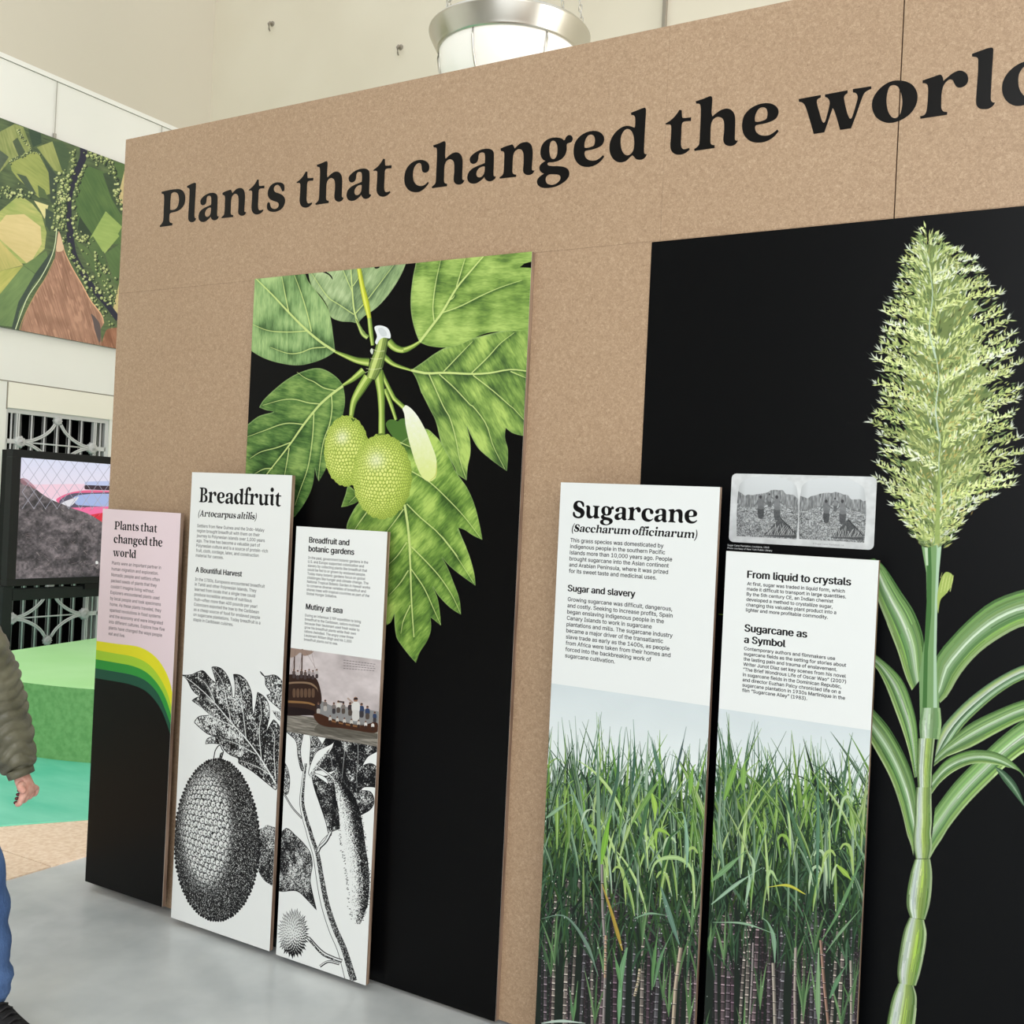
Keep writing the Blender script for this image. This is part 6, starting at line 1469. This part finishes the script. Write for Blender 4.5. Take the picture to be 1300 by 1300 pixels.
poster('introduction_sign', pink_print(), 'pink text panel with yellow and green arch over black, at the wall\u2019s left end', 'text panel', .017, (-3.56, -3.2, -.0004), 'board_edge')
poster('breadfruit_sign', bread_print(), 'white text panel titled Breadfruit with engraved leaf and large fruit', 'text panel', .017, (-3.03, -2.875, -.0004), 'board_edge')
poster('botanic_garden_sign', garden_print(), 'white text panel on botanic gardens with ship picture and engraved twig', 'text panel', .017, (-2.50, -2.19, -.0212), 'board_edge')
poster('sugarcane_sign', cane_print(), 'white text panel titled Sugarcane above a cane field photograph', 'text panel', .017, (-1.44, -1.29, -.0004), 'board_edge')
poster('sugar_history_sign', liquid_print(), 'shorter white text panel headed From liquid to crystals over cane photograph', 'text panel', .017, (-.92, -.60, -.0034), 'board_edge')
poster('stereo_card', stereo_print(), 'grey rounded card with two old photographs of cane cutters', 'photograph', .0035, None, 'white_edge', radius=.014)
# ------------------------------------------------------------------ visitor at the left edge (walking to the right, near arm swinging forward)
def PP(px, py, d):      # a surveyed point at a given distance along the view
    return Vector(CAM + (FWD * FPX + RGT * (px - 650) + UPV * (650 - py)) * d / FPX)
def skin(name, V, E_, R, m, parent, levels=2, root=0, post=None, smooth_it=True):
    me = bpy.data.meshes.new(name); me.from_pydata([tuple(v) for v in V], E_, []); me.update()
    ob = bpy.data.objects.new(name, me); SC.collection.objects.link(ob)
    md = ob.modifiers.new('s', 'SKIN'); md.use_smooth_shade = True; md.branch_smoothing = .3
    for i, r in enumerate(R):
        sv = me.skin_vertices[0].data[i]; sv.radius = (r, r) if np.isscalar(r) else r; sv.use_root = (i == root)
    sd = ob.modifiers.new('u', 'SUBSURF'); sd.levels = levels; sd.render_levels = levels
    dg = bpy.context.evaluated_depsgraph_get(); m2 = bpy.data.meshes.new_from_object(ob.evaluated_get(dg)); bpy.data.objects.remove(ob); m2.name = name
    if post: post(m2)
    for p in m2.polygons: p.use_smooth = True
    return link(name, m2, m, parent)
D = 3.1
Fd = Vector((.859, .512, 0)).normalized(); Lt = Vector((-.512, .859, 0)).normalized()      # facing, and the person's left (away from camera)
hipR = PP(-92, 955, D + .02); ground = Vector((hipR.x, hipR.y, 0))
pel = hipR + Lt * .10 - Fd * .085 + Vector((0, 0, .03)); pel.z = .90
T0 = thing('person', 'person in olive quilted jacket and blue jeans walking at left edge', 'person', (pel.x, pel.y, 0))
sh_z = 1.39
che = pel + Vector((0, 0, .38)) + Fd * .02; neck = che + Vector((0, 0, .17)); headc = neck + Vector((0, 0, .15)) + Fd * .02
shR = PP(-112, 716, D); shL = shR + Lt * .36; shL.z = shR.z; elR = PP(-11, 868, D); wrR = PP(27, 984, D)
elL = shL - Fd * .14 + Vector((0, 0, -.26)); wrL = elL - Fd * .02 + Vector((0, 0, -.25))
kneeR = PP(-24, 1108, D); ankR = PP(-11, 1284, D); kneeL = pel + Lt * .10 - Fd * .05 + Vector((0, 0, -.43)); ankL = kneeL - Fd * .22 + Vector((0, 0, -.36)); hipL = pel + Lt * .10
# body: one continuous figure, hands included
V = [pel, pel + Vector((0, 0, .16)), che, neck, neck + Vector((0, 0, .07)), headc + Fd * .0 + Vector((0, 0, .02)), headc + Vector((0, 0, .09)),
     shR, elR, wrR, shL, elL, wrL, hipR, kneeR, ankR, hipL, kneeL, ankL]
V[7] = shR - Lt * -.0; R = [.10, .09, .095, .05, .05, (.075, .09), (.06, .075), .03, .035, (.026, .021), .03, .035, .026, .07, .05, .036, .07, .05, .036]
E_ = [(0, 1), (1, 2), (2, 3), (3, 4), (4, 5), (5, 6), (2, 7), (7, 8), (8, 9), (2, 10), (10, 11), (11, 12), (0, 13), (13, 14), (14, 15), (0, 16), (16, 17), (17, 18)]
def add_hand(wi, palm, knuck, across, tips_fn, thumb):
    V.append(palm); R.append((.026, .018)); pi = len(V) - 1; E_.append((wi, pi))
    for k in range(4):
        o = across * (.023 * (1.5 - k)); L_ = (1.0, 1.08, 1.0, .82)[k]
        chain = tips_fn(k, o, L_); last = pi
        for j, c in enumerate(chain):
            V.append(c); R.append((.0098, .0086, .0078, .0066)[j]); E_.append((last, len(V) - 1)); last = len(V) - 1
    last = pi
    for j, c in enumerate(thumb):
        V.append(c); R.append((.0125, .0108, .0088)[j]); E_.append((last, len(V) - 1)); last = len(V) - 1
palmR = PP(35, 1000, D)
dv = Vector((RGT)) * 1.0; up3 = Vector(UPV); fw3 = Vector(FWD)
def tipsR(k, o, L_):
    a = PP(40 - k * 1.6, 1004 + k * 1.6, D) + o
    return [a, PP(38 - k * 2.2, 1012.5 + k * 1.5, D) + o, PP(29.5 - k * .4, 1012.5 + k * 1.9, D) + o * .9, PP(20 + 2.2 * k, 1007 + k * 3.0, D) + o * .8]
add_hand(9, palmR, None, fw3, tipsR, [PP(25, 996, D - .035), PP(27, 1003, D - .045), PP(33, 1006.5, D - .045)])
palmL = wrL + Vector((.01, 0, -.05))
add_hand(12, palmL, None, Fd, lambda k, o, L_: [palmL + o + Vector((0, 0, -.045)), palmL + o + Vector((0, -.008, -.075 * L_)), palmL + o + Vector((0, -.02, -.098 * L_)), palmL + o + Vector((0, -.034, -.112 * L_))], [palmL + Fd * .03 + Vector((0, -.01, .01)), palmL + Fd * .045 + Vector((0, -.015, -.025)), palmL + Fd * .045 + Vector((0, -.02, -.05))])
body = skin('body', V, E_, R, M['skin'], T0, 2)
# nails
for k in range(4):
    c = PP(19.2 + 2.2 * k, 1006.8 + k * 3.0, D) + fw3 * (.023 * (1.5 - k)) * .8
    bm = bmesh.new(); bmesh.ops.create_uvsphere(bm, u_segments=10, v_segments=6, radius=1)
    for v in bm.verts: v.co = Vector((v.co.x * .0075, v.co.y * .0065, v.co.z * .0055)) + c
    link('fingernail', bm_mesh('fingernail', bm, True), M['nail'], T0)
# head features
for s in (-1, 1):
    bm = bmesh.new(); bmesh.ops.create_uvsphere(bm, u_segments=16, v_segments=10, radius=.012); c = headc + Vector((0, 0, .03)) + Fd * .082 + Lt * .032 * s
    for v in bm.verts: v.co += c
    link('eye', bm_mesh('eye', bm, True), M['bulb'], T0)
    V2, F2 = tube([headc + Vector((0, 0, .04)) + Lt * .083 * s, headc + Vector((0, 0, .02)) - Fd * .012 + Lt * .094 * s, headc + Vector((0, 0, -.01)) + Lt * .083 * s], [.010, .014, .008], 8, flat=(.6, 1)); link('ear', mesh('ear', V2, F2, True), M['skin'], T0)
V2, F2 = tube([headc + Vector((0, 0, .035)) + Fd * .085, headc + Vector((0, 0, .005)) + Fd * .108, headc + Vector((0, 0, -.005)) + Fd * .088], [.007, .013, .010], 10); link('nose', mesh('nose', V2, F2, True), M['skin'], T0)
V2, F2 = tube([headc + Vector((0, 0, -.04)) + Fd * .080 + Lt * .022, headc + Vector((0, 0, -.038)) + Fd * .091, headc + Vector((0, 0, -.04)) + Fd * .080 - Lt * .022], [.003, .007, .003], 8); link('mouth', mesh('mouth', V2, F2, True), M['nail'], T0)
bm = bmesh.new(); bmesh.ops.create_uvsphere(bm, u_segments=32, v_segments=20, radius=1)
for v in list(bm.verts):
    if v.co.z < -.55 or (v.co.x > .38 and v.co.z < .45): bm.verts.remove(v)
for v in bm.verts:
    p = v.co; r = 1 + .03 * math.sin(p.y * 23 + p.z * 5)
    v.co = headc + Vector((0, 0, .045)) + Fd * (p.x * .102 * r - .012) + Lt * (p.y * .093 * r) + Vector((0, 0, p.z * .125 * r))
bmesh.ops.solidify(bm, geom=list(bm.faces), thickness=.012)
link('hair', bm_mesh('hair', bm, True), M['hair'], T0)

# quilted jacket: torso and sleeves, puffed between stitch lines
def quilt(axis_pts, pitch=.032, amp=.006):
    def f(me):
        n = len(me.vertices); co = np.empty(n * 3, np.float32); me.vertices.foreach_get('co', co); co = co.reshape(-1, 3).astype(float)
        no = np.array([v.normal[:] for v in me.vertices])
        best = np.full(n, 9.0); s = np.zeros(n); acc = 0
        for a, b in axis_pts:
            a, b = np.array(a), np.array(b); d = b - a; L_ = np.linalg.norm(d); tt = np.clip(((co - a) @ d) / L_ ** 2, 0, 1)
            dd = np.linalg.norm(co - a - tt[:, None] * d, axis=1); nb = dd < best; best = np.where(nb, dd, best); s = np.where(nb, acc + tt * L_, s); acc += L_
        wob = .012 * np.sin(co[:, 0] * 31 + co[:, 1] * 27) + .010 * np.sin(co[:, 1] * 53 + co[:, 2] * 17 + 1)
        ph = (s + wob) / pitch * PI
        h = np.abs(np.sin(ph)) ** .6 * amp + .003 * np.sin(co[:, 2] * 90 + co[:, 0] * 60) - amp * .4
        co = co + no * h[:, None]; me.vertices.foreach_set('co', co.astype(np.float32).ravel()); me.update()
    return f
JV = [pel + Vector((0, 0, -.07)), pel + Vector((0, 0, .06)), pel + Vector((0, 0, .2)), che, neck + Vector((0, 0, .01)), neck + Vector((0, 0, .05))]
JR = [.160, .155, .142, .150, .072, .078]; JE = [(0, 1), (1, 2), (2, 3), (3, 4), (4, 5)]
skin('jacket', JV, JE, JR, M['jacket'], T0, 4, 2, quilt([(JV[0], JV[3]), (JV[3], JV[5])], .055, .009))
def lerp(a, b, t): return a + (b - a) * t
for nm, sh, el, wr in (('near', shR, elR, wrR), ('far', shL, elL, wrL)):
    cuff = lerp(el, wr, .965)
    sv = [lerp(che, sh, .45), sh, lerp(sh, el, .35), lerp(sh, el, .7), el, lerp(el, wr, .3), lerp(el, wr, .62), lerp(el, wr, .86), cuff]
    if nm == 'near': sv[2] = PP(-64, 768, D); sv[3] = PP(-25, 824, D); sv[5] = PP(-2, 900, D); sv[6] = PP(8, 930, D); sv[7] = PP(20, 962, D); sv[8] = PP(26, 980, D)
    skin('sleeve', sv, [(i, i + 1) for i in range(8)], [.075, .082, .080, .082, .086, .082, .074, .060, .045], M['jacket'], T0, 4, 0, quilt([(sv[i], sv[i + 1]) for i in range(8)], .036, .0085))
    dr = (sv[8] - sv[7]).normalized()
    V2, F2 = tube([sv[8] - dr * .012, sv[8] + dr * .012], [.046, .044], 20, flat=(1, .8)); V3, F3 = tube([sv[8] + dr * .013, sv[8] + dr * .0135], [.038, .034], 20)
    link('cuff', mesh('cuff', *join_vf([(V2, F2)]), True), M['jacket'], T0)
# jeans
def denim_post(me):
    n = len(me.vertices); co = np.empty(n * 3, np.float32); me.vertices.foreach_get('co', co); co = co.reshape(-1, 3).astype(float)
    no = np.array([v.normal[:] for v in me.vertices]); z = co[:, 2]
    k = .004 * np.sin(z * 62 + co[:, 0] * 30) + .004 * np.sin(z * 35 + co[:, 1] * 40) * np.exp(-((z - .5) / .12) ** 2) + (.004) * np.sin(z * 120 + co[:, 0] * 25) * np.exp(-((z - .17) / .07) ** 2)
    co += no * k[:, None]; me.vertices.foreach_set('co', co.astype(np.float32).ravel()); me.update()
hemR = lerp(kneeR, ankR, 1.0)
JV = [pel, hipR, lerp(hipR, kneeR, .5), kneeR, lerp(kneeR, ankR, .45), lerp(kneeR, ankR, 1.0), hipL, lerp(hipL, kneeL, .5), kneeL, lerp(kneeL, ankL, .45), ankL]
skin('jeans', JV, [(0, 1), (1, 2), (2, 3), (3, 4), (4, 5), (0, 6), (6, 7), (7, 8), (8, 9), (9, 10)], [.13, .105, .092, .076, .070, .062, .105, .092, .076, .070, .058], M['denim'], T0, 3, 0, denim_post)
rnd = random.Random(8); parts = []
for i in range(60):
    a = i / 60 * 2 * PI; c = JV[5] + Vector((math.cos(a) * .056, math.sin(a) * .056, -.026 + rnd.uniform(-.004, .004)))
    parts.append(tube([c, c + Vector((math.cos(a) * .006, math.sin(a) * .006, -rnd.uniform(.008, .022)))], [.0026, .0008], 4))
o = link('frayed_hem', mesh('frayed_hem', *join_vf(parts)), M['denim_fray'], T0); o['kind'] = 'stuff'
# shoes
def shoe(heel, toe_dir, lift=0.0):
    d = toe_dir.normalized(); sd = Vector((-d.y, d.x, 0)); secs = [(-.045, .030, .075), (-.02, .038, .10), (.02, .040, .115), (.07, .042, .105), (.12, .046, .078), (.17, .049, .058), (.215, .045, .045), (.245, .030, .034), (.258, .012, .02)]
    for nm, z0, sc, m_, cap in (('shoe', .022, 1.0, 'shoe', None), ('sole', 0.0, 1.07, 'sole', .026)):
        V_, F_ = [], []; n = 16
        for x, w_, h_ in secs:
            hh = cap if cap else h_
            for j in range(n):
                a = 2 * PI * j / n; yy = math.cos(a) * w_ * sc; zz = z0 + (hh - z0) * (.5 + .5 * math.sin(a)) if cap is None else z0 + hh * (.5 + .5 * math.sin(a))
                V_.append(heel + d * (x * (1.0 if cap is None else 1.03)) + sd * yy + Vector((0, 0, zz + lift)))
        k = len(secs); F_ = [(i * n + j, i * n + (j + 1) % n, (i + 1) * n + (j + 1) % n, (i + 1) * n + j) for i in range(k - 1) for j in range(n)] + [tuple(range(n))[::-1], tuple(range((k - 1) * n, k * n))]
        so = link(nm, mesh(nm, V_, F_, True), M[m_], T0)
        if nm == 'shoe': base = so
    for i in range(5):
        x = .055 + i * .021; h_ = np.interp(x, [s[0] for s in secs], [s[2] for s in secs]); w_ = .024
        V2, F2 = tube([heel + d * x - sd * w_ + Vector((0, 0, h_ - .006 + lift)), heel + d * (x + .004) + Vector((0, 0, h_ + .005 + lift)), heel + d * x + sd * w_ + Vector((0, 0, h_ - .006 + lift))], .0038, 6); link('lace', mesh('lace', V2, F2, True), M['lace'], T0)
h = Vector((ankR.x, ankR.y, 0)) - Fd * .01; shoe(h, Vector((1, .02, 0)))
shoe(Vector((ankL.x, ankL.y, 0)), Fd)
bpy.context.view_layer.update()
print('person', [tuple(round(c, 2) for c in v) for v in (pel, shR, elR, wrR, kneeR, ankR, headc, ankL)])
